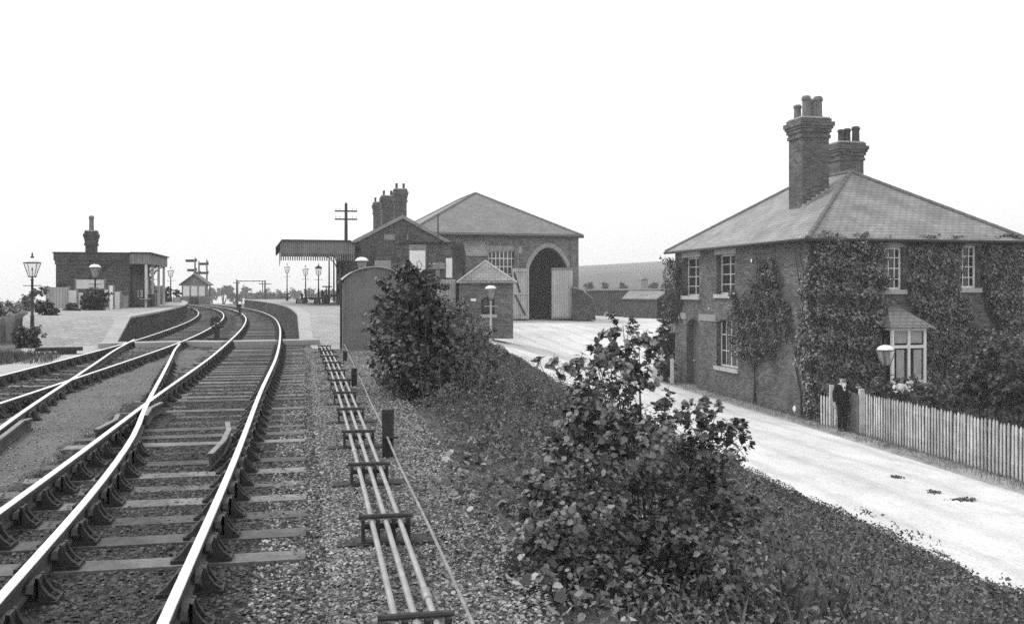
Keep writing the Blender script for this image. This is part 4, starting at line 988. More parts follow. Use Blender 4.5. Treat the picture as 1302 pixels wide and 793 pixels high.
# bushes beyond the house, by the road
bush('roadside_bush', 'rounded bush against the far corner of the house', 'bush', (wx(852,44), 44.5, -2.5), pix_blobs([(848,425,13),(842,440,12),(850,445,15),(858,400,10),(856,385,10),(846,410,8)], 45, 1, .4), 3800, .13, 'leaf_dark', 'ivy', 'bushes at the house corner', 4, .03, .6)
bush('roadside_bush', 'low bush on the road edge before the far house corner', 'bush', (wx(846,42.5), 42.5, -2.6), pix_blobs([(840,468,9),(850,466,10),(846,476,9)], 42.5, 1, .3), 1500, .11, 'leaf_dark', 'ivy', 'bushes at the house corner', 4, .02, .6)
mb = MB(); mb.box(-.07, .07, -.05, .05, 0, 1.15); o = mb.build('marker_post', 'cream', uv=False); o.location = (wx(854.5, 41.8), 41.8, -2.65); tag(o, 'short pale post at the far corner of the house', 'post')
# road debris
for i, (px, py, w_, lab) in enumerate(((1225, 637, .28, 'larger dark dung patch lying on the pale road'), (1187, 627, .14, 'small dark dung patch left of the larger one on the road'), (1140, 608, .12, 'tiny dark scrap on the road near the fence'))):
    Y = 4.42*FL/(py-HZ); p = (wx(px, Y), Y); t_ = (p[0]-b3x(Y))/(b4x(Y)-.9-b3x(Y)); zz = float(b3z(Y)+(b4z(Y)-b3z(Y))*t_)
    q = rng.normal(size=(70, 3))*[w_*.45, .07, .003]
    o = scatter('dung_patch', 'stone', q, rng.normal(size=(70, 3))*.3+[0, 0, 1], .025+.05*rng.random(70), 'stone_dark_b'); o.location = (p[0], p[1], zz+.02); tag(o, lab, 'dung', 'droppings on the road')
# tufts & stones of the verge
y = rng.uniform(14, 44, 9000); x = b4x(y)-.05-rng.random(9000)**1.6*.75
tag(scatter('verge_grass', 'blade', np.stack([x, y, b4z(y)-.01], 1), rng.normal(size=(9000, 3))*[1, 1, .1], .05+.13*rng.random(9000), 'grass', up=rng.normal(size=(9000, 3))*.5+[0, 0, 1]), kind='stuff')
# ------------------------------------------------------------------ goods shed
SR = R(16); SB = -.9; SW = 12.6; SLn = 18.5
sc_ = Vector((math.cos(SR), math.sin(SR))); sa_ = Vector((-math.sin(SR), math.cos(SR)))
SC = Vector((4.9, 70))-sc_*SW
S = thing('goods_shed', 'large brick goods shed with hipped slate roof and tall arched doorway', 'shed', (SC.x, SC.y, SB), SR)
def sF(px, py):
    u = (px-CX)/FL; a = (u*SC.y-SC.x)/(sc_.x-sc_.y*u); Y = SC.y+sc_.y*a; return a, wz(py, Y)-SB
SE = 5.62-SB
d0, dz1 = sF(671, 314); d1, _ = sF(723, 314); q0, qz1 = sF(621, 318); q1, qz0 = sF(661, 352)
q0b, qz0 = sF(640, 349)
mb = MB(); wall(mb, (0,0), (SW,0), 0, SE, [(d0, d1, 0, dz1, 2.0, 1), (q0, q1, qz0, qz1, .25)], .45)
wall(mb, (SW,0), (SW,SLn), 0, SE); wall(mb, (SW,SLn), (0,SLn), 0, SE); wall(mb, (0,SLn), (0,0), 0, SE); mb.build('wall', 'brick_shed', S)
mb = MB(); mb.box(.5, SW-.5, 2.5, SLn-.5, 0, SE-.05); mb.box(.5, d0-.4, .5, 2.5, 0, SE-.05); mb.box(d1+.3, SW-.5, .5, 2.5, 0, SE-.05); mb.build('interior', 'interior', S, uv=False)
XS, _ = wallM((0,0), (SW,0))
mb = MB(XS)
for (a, b) in ((0, .45), (d0-1.05, d0-.75), (SW-.6, SW+.0)): mb.box(a, b, 0, .11, 0, SE-.3)
mb.box(0, SW, 0, .13, SE-.32, SE-.12); mb.box(0, SW, 0, .2, SE-.12, SE); mb.build('pilasters', 'brick_shed', S)
# arch ring
mb = MB(XS); n = 22; pts = []
for i in range(n+1):
    s_ = -1+2*i/n; pts.append(((d0+d1)/2+s_*(d1-d0)/2, dz1-2.0+2.0*(1-abs(s_)**1.8)**.66, s_))
for (xa, za, s0), (xb, zb_, s1) in zip(pts[:-1], pts[1:]):
    def out_(x, z): 
        v = Vector((x-(d0+d1)/2, (z-(dz1-2.3))*.8)); v.normalize(); return x+v.x*.3, z+v.y*.34
    oa, oza = out_(xa, za); ob, ozb = out_(xb, zb_)
    mb.prism([(xa,-.02,za),(xb,-.02,zb_),(ob,-.02,ozb),(oa,-.02,oza)], (0, .06, 0))
mb.build('arch_ring', 'arch_stone', S, uv=False)
mb = MB(XS); mb.prism([(q0-.15, -.02, qz1-.22), (q0+.0, -.02, qz1-.2)]+[(q0+(q1-q0)*i/10, -.02, qz1-.25+.25*(1-(2*i/10-1)**2)+.02) for i in range(0, 11)]+[(q1+.15, -.02, qz1-.22), (q1+.15, -.02, qz1+.32), (q0-.15, -.02, qz1+.32)], (0, .06, 0)); mb.build('lintel', 'stone_mid', S, uv=False)
window(S, XS, q0, q1, qz0, qz1, 8, 3, inset=.15, fr='cream', sill=False, bar=.05, fw=.08)
mb = MB(XS); mb.box(q0+.02, q1-.02, -.24, -.2, qz0+.05, qz1-.02); mb.build('shutter', 'boards', S)
def shed_door(px0, px1, pyt, yy, brace, base_h, rot, name='door'):
    a, zt_ = sF(px0, pyt); b, _ = sF(px1, pyt); mb = MB(XS); mb.box(a, b, yy, yy+.07, base_h, zt_); d_ = mb.build('door', 'boards_light' if not brace else 'boards_mid', S)
    mb = MB(XS); e = yy+.072
    if brace:
        for z in (base_h+.12, (zt_+base_h)/2, zt_-.18): mb.box(a+.05, b-.05, e, e+.05, z-.07, z+.07)
        for xx in (a, b-.1): mb.box(xx, xx+.1, e, e+.04, base_h, zt_)
        mb.build('ledge', 'boards_mid', d_)
        mb = MB(XS); zm = (zt_+base_h)/2; mb.prism([(b-.35, e+.05, base_h+.3), (b-.22, e+.05, base_h+.3), (a+.28, e+.05, zm-.1), (a+.15, e+.05, zm-.1)], (0, .02, 0)); mb.prism([(a+.5, e+.05, zm+.1), (a+.63, e+.05, zm+.1), (a+.2, e+.05, zt_-.3), (a+.07, e+.05, zt_-.3)], (0, .02, 0)); mb.build('brace', 'wood_dark', d_, uv=False)
    else:
        mb.box(a-.02, b+.02, e, e+.04, zt_-.12, zt_+.03); mb.box(a+.1, b, e, e+.04, base_h+.05, base_h+.15); mb.build('ledge', 'wood', d_, uv=False)
M['boards_mid'] = bricky('weathered_boards', .46, w=.16, h=9, mort_g=.1, var=.1, msize=.01, offset=0, stain=.2)
shed_door(650, 671, 341, .2, True, .3, 0); shed_door(700, 727, 341, .2, False, .3, 0)
mb = MB(); crs, As, Bs = hip_roof(mb, SW, SLn, SE, 3.45, .3); SRf = mb.build('roof', 'slate_shed', S); ridges(SRf, crs, As, Bs, 'ridge', .1)
mb = MB(); mb.tube([(crs[0].x, crs[0].y-.06, crs[0].z-.08), (crs[1].x, crs[1].y-.06, crs[1].z-.08)], .09, 8); mb.build('gutter', 'dark', S, uv=False)
# lean-to on the shed front
lx0, lz1 = sF(588, 305); lx1, lz0 = sF(616, 325)
mb = MB(XS); mb.prism([(lx0, 0.01, lz1), (lx0, 1.1, lz0), (lx0, 1.1, lz0-.08), (lx0, .01, lz1-.1)], (lx1-lx0, 0, 0)); lt = mb.build('lean_to_roof', 'slate', S)
mb = MB(XS); mb.box(lx0, lx1, .02, .95, 0, lz0-.1); mb.build('lean_to_wall', 'brick_shed', S)
# low coal staithe at right corner
st = thing('brick_bunker', 'low dark brick bunker against the right corner of the goods shed', 'bunker', (wx(728, 69), 69.2, -.7), R(4))
mb = MB(); mb.prism([(0,0,0),(1.75,0,0),(1.45,0,1.55),(.75,0,2.15),(0,0,2.35)], (0, 2.2, 0)); mb.build('wall', 'brick_dark', st)
mb = MB(); mb.prism([(.72,-.06,2.17),(1.5,-.06,1.53),(1.5,-.06,1.63),(.72,-.06,2.27),(-.0,-.06,2.47),(0,-.06,2.37)], (0, 2.3, 0)); mb.build('coping', 'stone_mid', st, uv=False)

# ------------------------------------------------------------------ small hut with pyramid roof
PH = thing('brick_hut', 'small square brick hut with pyramid slate roof and arched window', 'hut', (wx(585, 44.3), 44.3, -.75), R(4))
pw_ = 2.5; pe = wz(357, 44.6)+.75
mb = MB(); wall(mb, (0,0), (pw_,0), 0, pe, [(1.0, 1.62, 1.15, 1.95, .12)], .25); wall(mb, (pw_,0), (pw_,2.7), 0, pe); wall(mb, (pw_,2.7), (0,2.7), 0, pe); wall(mb, (0,2.7), (0,0), 0, pe); mb.build('wall', 'brick_shed', PH)
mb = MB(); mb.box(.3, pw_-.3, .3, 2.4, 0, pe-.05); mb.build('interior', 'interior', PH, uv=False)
XP, _ = wallM((0,0), (pw_,0)); window(PH, XP, 1.0, 1.62, 1.15, 1.95, 2, 2, inset=.1, fr='boards_dark', fw=.05)
mb = MB(XP); mb.box(0, pw_, 0, .06, pe-.2, pe-.08); mb.box(0, pw_, 0, .11, pe-.08, pe); mb.build('cornice', 'brick_shed', PH)
mb = MB(); cp, Ap, Bp = hip_roof(mb, pw_, 2.7, pe, .92, .16); rf = mb.build('roof', 'slate', PH); ridges(rf, cp, Ap, Bp, 'lead', .05)
mb = MB(XP); mb.box(.5, .75, 0, .012, pe-.95, pe-.83); mb.build('lime_patch', 'white', PH, uv=False)
# free-standing chimney pier of the yard building
pr = thing('brick_pier', 'tall dark brick pier with corbelled cap between the station and the small hut', 'pier', (wx(575.5, 47), 47, -.75), R(6))
mb = MB(); hp = wz(309, 47)+.75; mb.box(0, .48, 0, .5, 0, hp-.35); mb.box(-.05, .53, -.05, .55, hp-.35, hp-.25); mb.box(-.1, .58, -.1, .6, hp-.25, hp-.1); mb.box(-.04, .52, -.04, .54, hp-.1, hp); mb.build('shaft', 'brick_dark', pr)
# ------------------------------------------------------------------ station building
TR = R(14); TB = -.75; T0 = Vector((wx(456, 55), 55))
T = thing('station_building', 'brick station building with gable end and three tall chimney stacks', 'building', (T0.x, T0.y, TB), TR)
TW = 5.1; te = wz(305, 56)-TB; tr_ = 1.35; TLn = 15
def tF(px, py, Yp=None):
    u = (px-CX)/FL; c_, s_ = math.cos(TR), math.sin(TR); a = (u*T0.y-T0.x)/(c_-s_*u); return a, wz(py, T0.y+s_*a)-TB
mb = MB(); wall(mb, (0,0), (TW,0), 0, te, [], .3); wall(mb, (TW,0), (TW,TLn), 0, te); wall(mb, (TW,TLn), (0,TLn), 0, te); wall(mb, (0,TLn), (0,0), 0, te)
mb.prism([(0,0,te),(TW,0,te),(TW/2,0,te+tr_)], (0, .3, 0)); mb.build('wall', 'brick_sta', T)
mb = MB()
for sx in (0, 1):
    x0 = -.3 if sx == 0 else TW+.3; z0 = te-.3*tr_/(TW/2)
    mb.prism([(x0,-.15,z0),(TW/2,-.15,te+tr_),(TW/2,-.15,te+tr_+.09),(x0,-.15,z0+.09)], (0, TLn+.3, 0))
TRf = mb.build('roof', 'slate_shed', T)
mb = MB(); 
for sx in (0, 1):
    x0 = -.32 if sx == 0 else TW+.32; z0 = te-.32*tr_/(TW/2)-.03
    mb.prism([(x0,-.19,z0-.1),(TW/2,-.19,te+tr_-.12),(TW/2,-.19,te+tr_+.1),(x0,-.19,z0+.12)], (0, .04, 0))
mb.build('bargeboard', 'stone_mid', T, uv=False)
cA, cz = tF(501.5, 238); cB, _ = tF(517, 238)
chimney(TRf, cA+.02, cB-.0, -.05, .6, te-.3, wz(241, 55.7)-TB, [(.2,.5,.09,.35), (.8,.5,.09,.35)], 'brick_sta', 'pot_dark', .07)
k_ = 1.07
chimney(TRf, 1.82, 2.58, 4.2, 5.0, te-.3, wz(250, 60)-TB, [(.2,.5,.09,.35), (.8,.5,.09,.35)], 'brick_sta', 'pot_dark', .07)
chimney(TRf, 1.85, 2.45, 9.5, 10.3, te-.3, wz(258, 65)-TB, [(.2,.5,.09,.35), (.8,.5,.09,.35)], 'brick_sta', 'pot_dark', .07)
XT, _ = wallM((0,0), (TW,0))
mb = MB(XT)
for (x0, x1) in ((488, 502), (508, 519)):
    a, z1_ = tF(x0, 298); b, z0_ = tF(x1, 305); mb.box(a, b, .005, .03, z0_, z1_)
mb.build('stone_band', 'stone_mid', T, uv=False)
# flat-roofed annex in front
AX = thing('station_annex', 'flat-roofed dark brick annex carrying a framed poster', 'annex', (wx(510, 50.5), 50.5, -.75), R(5))
aw = wx(577, 51)-wx(510, 50.5); ah = wz(310, 51)+.75
mb = MB(); mb.box(0, aw, 0, 3.5, 0, ah); mb.build('wall', 'brick_sta', AX)
mb = MB(); mb.box(-.12, aw+.1, -.12, 3.6, ah, ah+.09); mb.build('roof_slab', 'wood_dark', AX, uv=False)
def aF(px, py): return wx(px, 50.6)-wx(510, 50.5), wz(py, 50.6)+.75
a, z1_ = aF(520, 311); b, z0_ = aF(542, 348)
mb = MB(); mb.box(a, b, -.05, -.0, z0_, z1_); pb = mb.build('poster_board', 'stone_mid', AX, uv=False)
mb = MB(); mb.box(a+.05, b-.05, -.06, -.05, z0_+.05, z1_-.32); mb.build('poster_sheet', 'white', pb, uv=False)
mb = MB()
for i in range(6): mb.box(a+.08+i*.13, a+.16+i*.13, -.058, -.05, z1_-.24, z1_-.1)
mb.tube([(a+.35,-.064,z0_+.15),(a+.5,-.064,z0_+.35),(a+.42,-.064,z0_+.6),(a+.55,-.064,z0_+.72),(a+.7,-.064,z0_+.5),(a+.62,-.064,z0_+.25)], .022, 4); mb.build('poster_print', 'stone_mid', pb, uv=False)
a, z1_ = aF(567, 328); b, z0_ = aF(577, 353); mb = MB(); mb.box(a, b, -.05, 0, z0_, z1_); mb.build('white_panel', 'white', AX, uv=False)
a, z1_ = aF(545, 334); b, z0_ = aF(566, 342); mb = MB(); mb.box(a, b, -.2, 0, z0_, z1_); c2a, cz1 = aF(554, 342); c2b, cz0 = aF(559, 356); mb.box(c2a, c2b, -.12, 0, cz0, cz1); mb.build('water_box', 'stone_mid', AX, uv=False)
mb = MB(); a, z1_ = aF(557, 272); mb.tube([(a, .3, ah), (a, .3, z1_)], .035, 6); mb.build('stove_pipe', 'dark', AX, uv=False)
# enamel boards and things on the station end wall seen left of the annex
mb = MB(XT); a, z1_ = tF(476, 331); b, z0_ = tF(497, 343); mb.box(a, b, .01, .05, z0_, z1_); mb.build('notice_board', 'stone', T, uv=False)
# plank fence below annex
PF = thing('plank_fence', 'pale close-boarded plank fence below the poster annex', 'fence', (wx(545, 46), 46, -.75), R(3))
L_ = wx(579, 46)-wx(545, 46); mb = MB(); mb.box(0, L_, 0, .04, 0, wz(355, 46)+.75); mb.build('boards', 'boards_light', PF)
mb = MB(); mb.box(-.08, 0, -.03, .09, 0, wz(353, 46)+.75); mb.box(0, L_, -.03, 0, 1.3, 1.4); mb.build('frame', 'wood', PF, uv=False)
# platform canopy
KR = R(14); K0 = Vector((wx(356.5, 53), 53))
K = thing('platform_canopy', 'boarded platform canopy with sawtooth valance on the right-hand platform', 'canopy', (K0.x, K0.y, .6), KR)
kw = (wx(452, 54)-wx(357, 53))/math.cos(KR)*1.0; zt = wz(307, 53.5)-.6; zb = wz(322.5, 53.5)-.6; zv = wz(332, 53.5)-.6; KL = 13
def valance(mb, X, L, z1, zm, z0, pitch=.125):
    mb.X = X; mb.box(0, L, 0, .03, zm, z1); n = int(L/pitch)
    for i in range(n):
        a = L*i/n; w = L/n*.55; mb.prism([(a+.01,.003,zm+.0),(a+.01+w,.003,zm),(a+.01+w,.003,z0+.05),(a+.01+w/2,.003,z0),(a+.01,.003,z0+.05)], (0, .024, 0))
mb = MB(); Xa, _ = wallM((0,0), (kw,0)); valance(mb, Xa, kw, zt, zb, zv); Xb, _ = wallM((0,KL), (0,0)); valance(mb, Xb, KL, zt, zb, zv)
mb.build('valance', 'boards_can', K)
mb = MB(); mb.prism([(-.25,-.12,zt-.42),(.1,-.12,zt+.0),(kw-.3,-.12,zt+.0),(kw+.35,-.12,zt-.42),(kw+.35,-.12,zt-.36),(kw-.28,-.12,zt+.09),(.08,-.12,zt+.09),(-.27,-.12,zt-.36)], (0, KL+.2, 0)); mb.build('roof', 'dark', K, uv=False)
mb = MB(); mb.box(.05, kw, .05, KL, zb+.25, zb+.3); mb.build('soffit', 'boards_dark', K)
mb = MB()
for yy in (.4, 4.5, 8.6):
    mb.tube([(kw-.45, yy, 0), (kw-.45, yy, zb+.2)], .07, 8); mb.tube([(kw-.45, yy, zb-.75), (kw-.62, yy, zb-.35), (kw-.95, yy, zb+.02), (kw-1.4, yy, zb+.2)], .035, 6)
mb.build('bracket_post', 'black', K, uv=False)
# dark block of building between canopy and gable
mb = MB(); mb.box(kw-.35, kw+1.1, .8, KL-1, -.4, zb+.1); o = mb.build('office_wall', 'brick_dark', K)
mb = MB(); zz = wz(352, 53)-.6; xx = wx(431, 53)-K0.x; mb.tube([(xx, .2, zb+.2), (xx, .2, zz+.25)], .012, 5); mb.lathe((xx, .2, zz-.25), [(.02,-.08),(.06,0),(.13,.28),(.16,.3),(.09,.42),(.03,.5)], 8); mb.build('hanging_lantern', 'black', K, uv=False)
mb = MB(); mb.lathe((xx, .2, zz-.2), [(.066,0),(.128,.2)], 8); mb.build('lantern_glass', 'lglass', K, uv=False)
# telegraph pole
def tele(px, Y, ytop, z0, arms, lab, r=.11, aw=.9):
    t = thing('telegraph_pole', lab, 'pole', (wx(px, Y), Y, z0), R(8), 'telegraph poles'); h = wz(ytop, Y)-z0
    mb = MB(); mb.tube([(0,0,0),(0,0,h)], [r*1.3, r*.8], 8); mb.lathe((0,0,h), [(r*1.1,0),(r*.2,.15)], 6); mb.build('pole', 'wood_dark', t, uv=False)
    mb = MB(); ins = MB()
    for k in range(arms):
        z = h-.45-k*.55; mb.box(-aw, aw, -.05, .05, z-.05, z+.05)
        for q in (-.9, -.55, .55, .9): ins.lathe((q*aw, 0, z+.05), [(.02,0),(.02,.08),(.05,.1),(.05,.17),(.02,.2)], 6)
    mb.build('crossarm', 'wood_dark', t, uv=False); ins.build('insulators', 'white', t, uv=False)
tele(440, 64, 260, -.5, 2, 'tall telegraph pole with two crossarms behind the canopy', .12, .75)
tele(301, 140, 356, -1, 1, 'distant thin pole among the hazy trees beyond the tracks', .12, .5)
tele(337, 135, 357, -1, 1, 'distant pole with crossarm nearest the right platform', .12, .9)
mm_ = thing('rail_gantry', 'hazy goalpost-shaped frame far beyond the tracks', 'gantry', (wx(313, 150), 150, -1.1), 0)
mb = MB(); mb.tube([(-1.3,0,0),(-1.3,0,4.0)], .07, 6); mb.build('post', 'wood_dark', mm_, uv=False); mb = MB(); mb.tube([(2.6,0,0),(2.6,0,4.0)], .07, 6); mb.build('post', 'wood_dark', mm_, uv=False)
mb = MB(); mb.box(-1.6, 2.9, -.06, .06, 3.85, 3.98); mb.build('crossbeam', 'wood_dark', mm_, uv=False)
for px, lab in ((418.5, 'left one of two thin poles under the canopy end'), (424.5, 'right one of two thin poles under the canopy end')):
    t = thing('signal_pole', lab, 'pole', (wx(px, 72), 72, .6), 0, 'thin poles under the canopy'); mb = MB(); mb.tube([(0,0,0),(0,0,4.2)], [.07, .045], 6); mb.build('pole', 'wood_dark', t, uv=False)
    mb = MB(); mb.lathe((0,0,4.2), [(.05,0),(.07,.08),(.01,.25)], 6); mb.build('finial', 'wood_dark', t, uv=False)
# barrows on the right platform
def barrow(px, Y, L, lab, h=.42, load=True):
    t = thing('platform_barrow', lab, 'barrow', (wx(px, Y), Y, .65), R(8), 'barrows on the right platform')
    mb = MB(); mb.box(0, L, -.4, .4, h, h+.09); mb.box(0, .08, -.4, .4, h, h+.35); mb.build('deck', 'wood_dark', t, uv=False)
    for q in (.25, L-.25):
        for s in (-.42, .42):
            w = MB(); w.tube([(q, s-.03, h/2+.02), (q, s+.03, h/2+.02)], h/2, 14); w.build('wheel', 'dark', t, uv=False)
    mb = MB(); mb.tube([(L-.1, 0, h+.05), (L+.25, 0, h+.6)], .03, 6); mb.build('handle', 'wood_dark', t, uv=False)
    return t
barrow(409, 57, 1.5, 'large four-wheeled barrow nearest the canopy post', .5)
barrow(428, 55.5, .8, 'short barrow pushed against the canopy post', .5)
barrow(383, 60, 1.3, 'low flat barrow between the three lamps', .3)
for i, (px, Y, w, h, lab) in enumerate(((376, 60, .55, .3, 'low crate left of the flat barrow on the right platform'), (399, 58, .4, .35, 'small crate between the two barrows by the rightmost lamp'))):
    t = thing('crate', lab, 'crate', (wx(px, Y), Y, .655), R(10), 'crates on the right platform')
    mb = MB()
    for k in range(3): mb.box(0, w, 0, .4, k*h/3+.008, (k+1)*h/3-.008)
    mb.build('boards', 'wood', t, uv=False)
    mb = MB(); mb.box(.02, .07, -.015, .415, 0, h); mb.box(w-.07, w-.02, -.015, .415, 0, h); mb.build('battens', 'wood_dark', t, uv=False)
tb_ = thing('platform_table', 'small high-topped stand rising behind the large barrow', 'stand', (wx(416, 60), 60, .65), 0)
mb = MB(); mb.box(-.28, .28, -.2, .2, 1.05, 1.12); mb.build('top', 'wood_dark', tb_, uv=False); mb = MB(); mb.tube([(-.05,0,0),(-.05,0,1.05)], .035, 6); mb.build('leg', 'wood_dark', tb_, uv=False); mb = MB(); mb.tube([(.08,0,0),(.08,0,1.05)], .035, 6); mb.build('leg', 'wood_dark', tb_, uv=False)

# ------------------------------------------------------------------ left platform shelter
WR = R(13); W0 = Vector((wx(71, 47), 47))
W = thing('waiting_shelter', 'dark brick waiting shelter with one chimney and a canopy on the left platform', 'shelter', (W0.x, W0.y, -.1), WR)
ww_ = 3.45; wh = wz(323, 48)+.1; WL = 6.8
mb = MB(); mb.box(0, ww_, 0, WL, 0, wh-.55); mb.box(-.04, ww_+.02, -.04, WL+.04, wh-.55, wh-.35); mb.box(-.09, ww_+.02, -.09, WL+.09, wh-.35, wh); mb.build('wall', 'brick_dark', W)
mb = MB(); mb.box(-.13, ww_+.02, -.13, WL+.13, wh, wh+.07); mb.build('parapet_coping', 'wood_dark', W, uv=False)
mb = MB(); mb.box(ww_+.02, ww_+.95, -.1, WL+.1, wh-.5, wh+.02); cpy = mb.build('canopy', 'boards', W)
mb = MB(); mb.box(ww_+.02, ww_+1.05, -.2, WL+.2, wh+.025, wh+.09); mb.build('canopy_roof', 'dark', cpy, uv=False)
for yy in (.05, 2.3, 4.6, 6.7):
    mb = MB(); mb.box(ww_+.72, ww_+.84, yy-.06, yy+.06, .7, wh-.5); mb.build('column', 'cream', W, uv=False)
    mb = MB(); mb.tube([(ww_+.05, yy, wh-1.1), (ww_+.5, yy, wh-.62), (ww_+.7, yy, wh-.52)], .035, 5); mb.build('bracket', 'wood_dark', W, uv=False)
mb = MB(); mb.box(ww_-.02+.03, ww_+.06, .5, WL-.5, .8, 2.9); mb.build('door', 'boards_dark', W)
chimney(W, .92, 1.42, 2.2, 2.75, wh-.3, wz(296, 50)+.1+.05, [(.5,.5,.14,.8)], 'brick_dark', 'pot', .07)
bnch = thing('platform_bench', 'slatted bench under the shelter canopy on the left platform', 'bench', (wx(183, 47.5), 47.5, .65), R(103))
mb = MB(); 
for k in range(4): mb.box(0, 1.6, -.2+k*.11, -.11+k*.11, .42, .45)
mb.build('seat', 'stone', bnch, uv=False)
mb = MB()
for k in range(3): mb.box(0, 1.6, .26, .29, .52+k*.13, .62+k*.13)
mb.build('backrest', 'stone', bnch, uv=False)
for q in (.1, 1.5): mb = MB(); mb.box(q-.03, q+.03, -.2, -.14, 0, .42); mb.box(q-.03, q+.03, .2, .26, 0, .95); mb.build('leg', 'black', bnch, uv=False)
# boards, palings, shrubs of the left platform
def board(px0, px1, pyt, pyb, Y, lab, mat='cream', name='notice_board', cat='board', posts=True, g='boards along the left platform', th=.05, zb_=.55):
    t = thing(name, lab, cat, (wx(px0, Y), Y, zb_), R(5), g); w = wx(px1, Y)-wx(px0, Y)
    mb = MB(); mb.box(0, w, 0, th, max(0.0, wz(pyb, Y)-zb_), wz(pyt, Y)-zb_); mb.build('panel', mat, t)
    mb = MB(); mb.box(-.06, 0, -.01, .08, 0, wz(pyt, Y)-zb_+.05); mb.build('post', 'wood', t, uv=False); mb = MB(); mb.box(w, w+.06, -.01, .08, 0, wz(pyt, Y)-zb_+.05); mb.build('post', 'wood', t, uv=False)
board(97, 131, 355.5, 367, 44.5, 'long cream nameboard on posts in front of the shelter wall')
board(60, 86, 365, 392, 43, 'pale leaning plank screen left of the shelter', 'boards_light', 'plank_screen', 'fence', zb_=-.3)
board(87, 97, 369, 385, 42.5, 'small pale board beside the plank screen')
board(98, 106, 372, 396, 43.5, 'narrow upright pale panel next to the dark shrub')
board(131, 138, 368, 395, 44.5, 'narrow grey panel right of the dark shrub')
board(139, 143.5, 363, 398, 44, 'slim white post-like panel near the shelter doorway', 'white')
board(146, 152, 371, 397, 44, 'pale panel right of the slim white one')
board(157, 161, 376, 396, 46, 'low grey box-like panel by the shelter columns', 'stone_mid')
board(184.5, 189.5, 352, 374, 52, 'tall white poster panel beyond the shelter columns', 'white')
board(185, 196, 374, 392, 50, 'dark square cabinet standing on the left platform', 'boards_dark', 'platform_cabinet', 'cabinet', th=.5, zb_=.65)
board(199, 208, 372, 391, 58, 'grey paling panel beyond the dark cabinet', 'boards')
board(221, 229, 378, 390, 66, 'pale trough-shaped box before the signal box', 'stone')
pal = thing('paling_fence', 'grey paling fence running behind the left platform shrubs', 'fence', (0,0,0))
random.seed(5)
P_a, P_b = Vector((wx(6, 36), 36)), Vector((wx(-30, 29), 29))
fence_run(pal, Vector((wx(210, 76), 76)), Vector((wx(196, 57), 57)), .6, .6, 1.2, .14, .09, 'wood')
def fposts(px, pyt, Y, lab, w=.1): 
    t = thing('fence_post', lab, 'post', (wx(px, Y), Y, -1.0), 0, 'posts at the left edge'); mb = MB(); mb.box(-w, w, -.08, .08, 0, wz(pyt, Y)+1.0, .01); mb.build('shaft', 'wood', t, uv=False)
    mb = MB(); mb.lathe((0, 0, wz(pyt, Y)+1.0), [(w*1.2, 0), (w*.4, .1)], 6); mb.build('cap', 'wood', t, uv=False)
fposts(13, 400, 31, 'weathered fence post at the far left edge')
fposts(150, 372, 44.5, 'dark post beside the shelter columns', .05)
GL = 'shrubs along the left platform'
def ls(label, blobs, Y, n, base_z, size=.1, mat='leaf_dark'):
    px = blobs[0][0]; bush('platform_shrub', label, 'shrub', (wx(px, Y), Y, base_z), pix_blobs(blobs, Y, 1, .3), n, size, mat, 'ivy', GL, 4, .03, .6)
ls('dark bush right of the nearest platform lamp', [(60,392,9),(66,405,8),(52,392,8),(62,412,7),(68,398,6)], 34, 2600, -.2)
ls('dark bush at the foot of the nearest platform lamp', [(30,425,10),(35,437,9),(46,425,9),(42,440,8),(25,437,7),(34,446,8)], 28.6, 3000, -.4)
ls('tall dark shrub in front of the shelter under the lamp', [(118,378,12),(128,385,10),(112,390,10),(122,394,9),(131,375,7),(106,382,5)], 42, 3200, .6)
ls('low dark mound beside the small pale board', [(92,392,6),(84,397,5),(98,397,5)], 41, 1200, .5)
ls('round shrub before the white poster panel', [(181,365,5),(186,362,4),(181,372,5)], 53, 900, .6)
ls('slim dark shrub beside the dark cabinet', [(192,362,4),(193,370,5),(191,356,3)], 56, 900, .6)
ls('round clipped shrub left of the signal box', [(210,372,6),(212,380,6),(208,384,5),(214,368,4)], 68, 1300, .6, .12)
ls('small round bush against the signal box', [(225,373,5),(227,381,4)], 72, 900, .6, .12)
ls('pale hazy hedge at the left edge behind the post', [(5,410,22),(22,405,18),(-8,430,24),(15,432,20),(-15,400,24),(50,375,10),(38,385,12)], 40, 5200, -2.0, .14, 'leaf_mid2')
lf = thing('paling_fence', 'pale weathered paling fence at the far left edge behind the post', 'fence', (0,0,0))
fence_run(lf, Vector((wx(-12, 30), 30)), Vector((wx(34, 36), 36)), -.9, -.7, 1.5, .13, .09, 'wood')
# grass patch & path at lower left
x = rng.uniform(-14.6, -9.6, 9000); y = rng.uniform(20.5, 26.8, 9000); k = (np.abs((x+13.3+(y-23.5)*.35)) < 1.9) & (x < fL(y)-2.2) & (y > 22.3) & (y < 26.2); x, y = x[k], y[k]
tag(scatter('grass_patch', 'blade', np.stack([x, y, np.full(len(x), -.21)], 1), rng.normal(size=(len(x), 3))*[1, 1, .1], .07+.14*rng.random(len(x)), 'hedge', up=rng.normal(size=(len(x), 3))*.4+[0, 0, 1]), kind='stuff')
sheet('path', M['coping'], lambda y: off(fL, y, -G-.6-float(np.interp(y, [12,24,26,28,30.4], [.9,1.0,1.2,2.2,2.8]))), lambda y: off(fL, y, -G-.6), list(np.arange(12, 30.6, .5)), -.185, .1, 3)
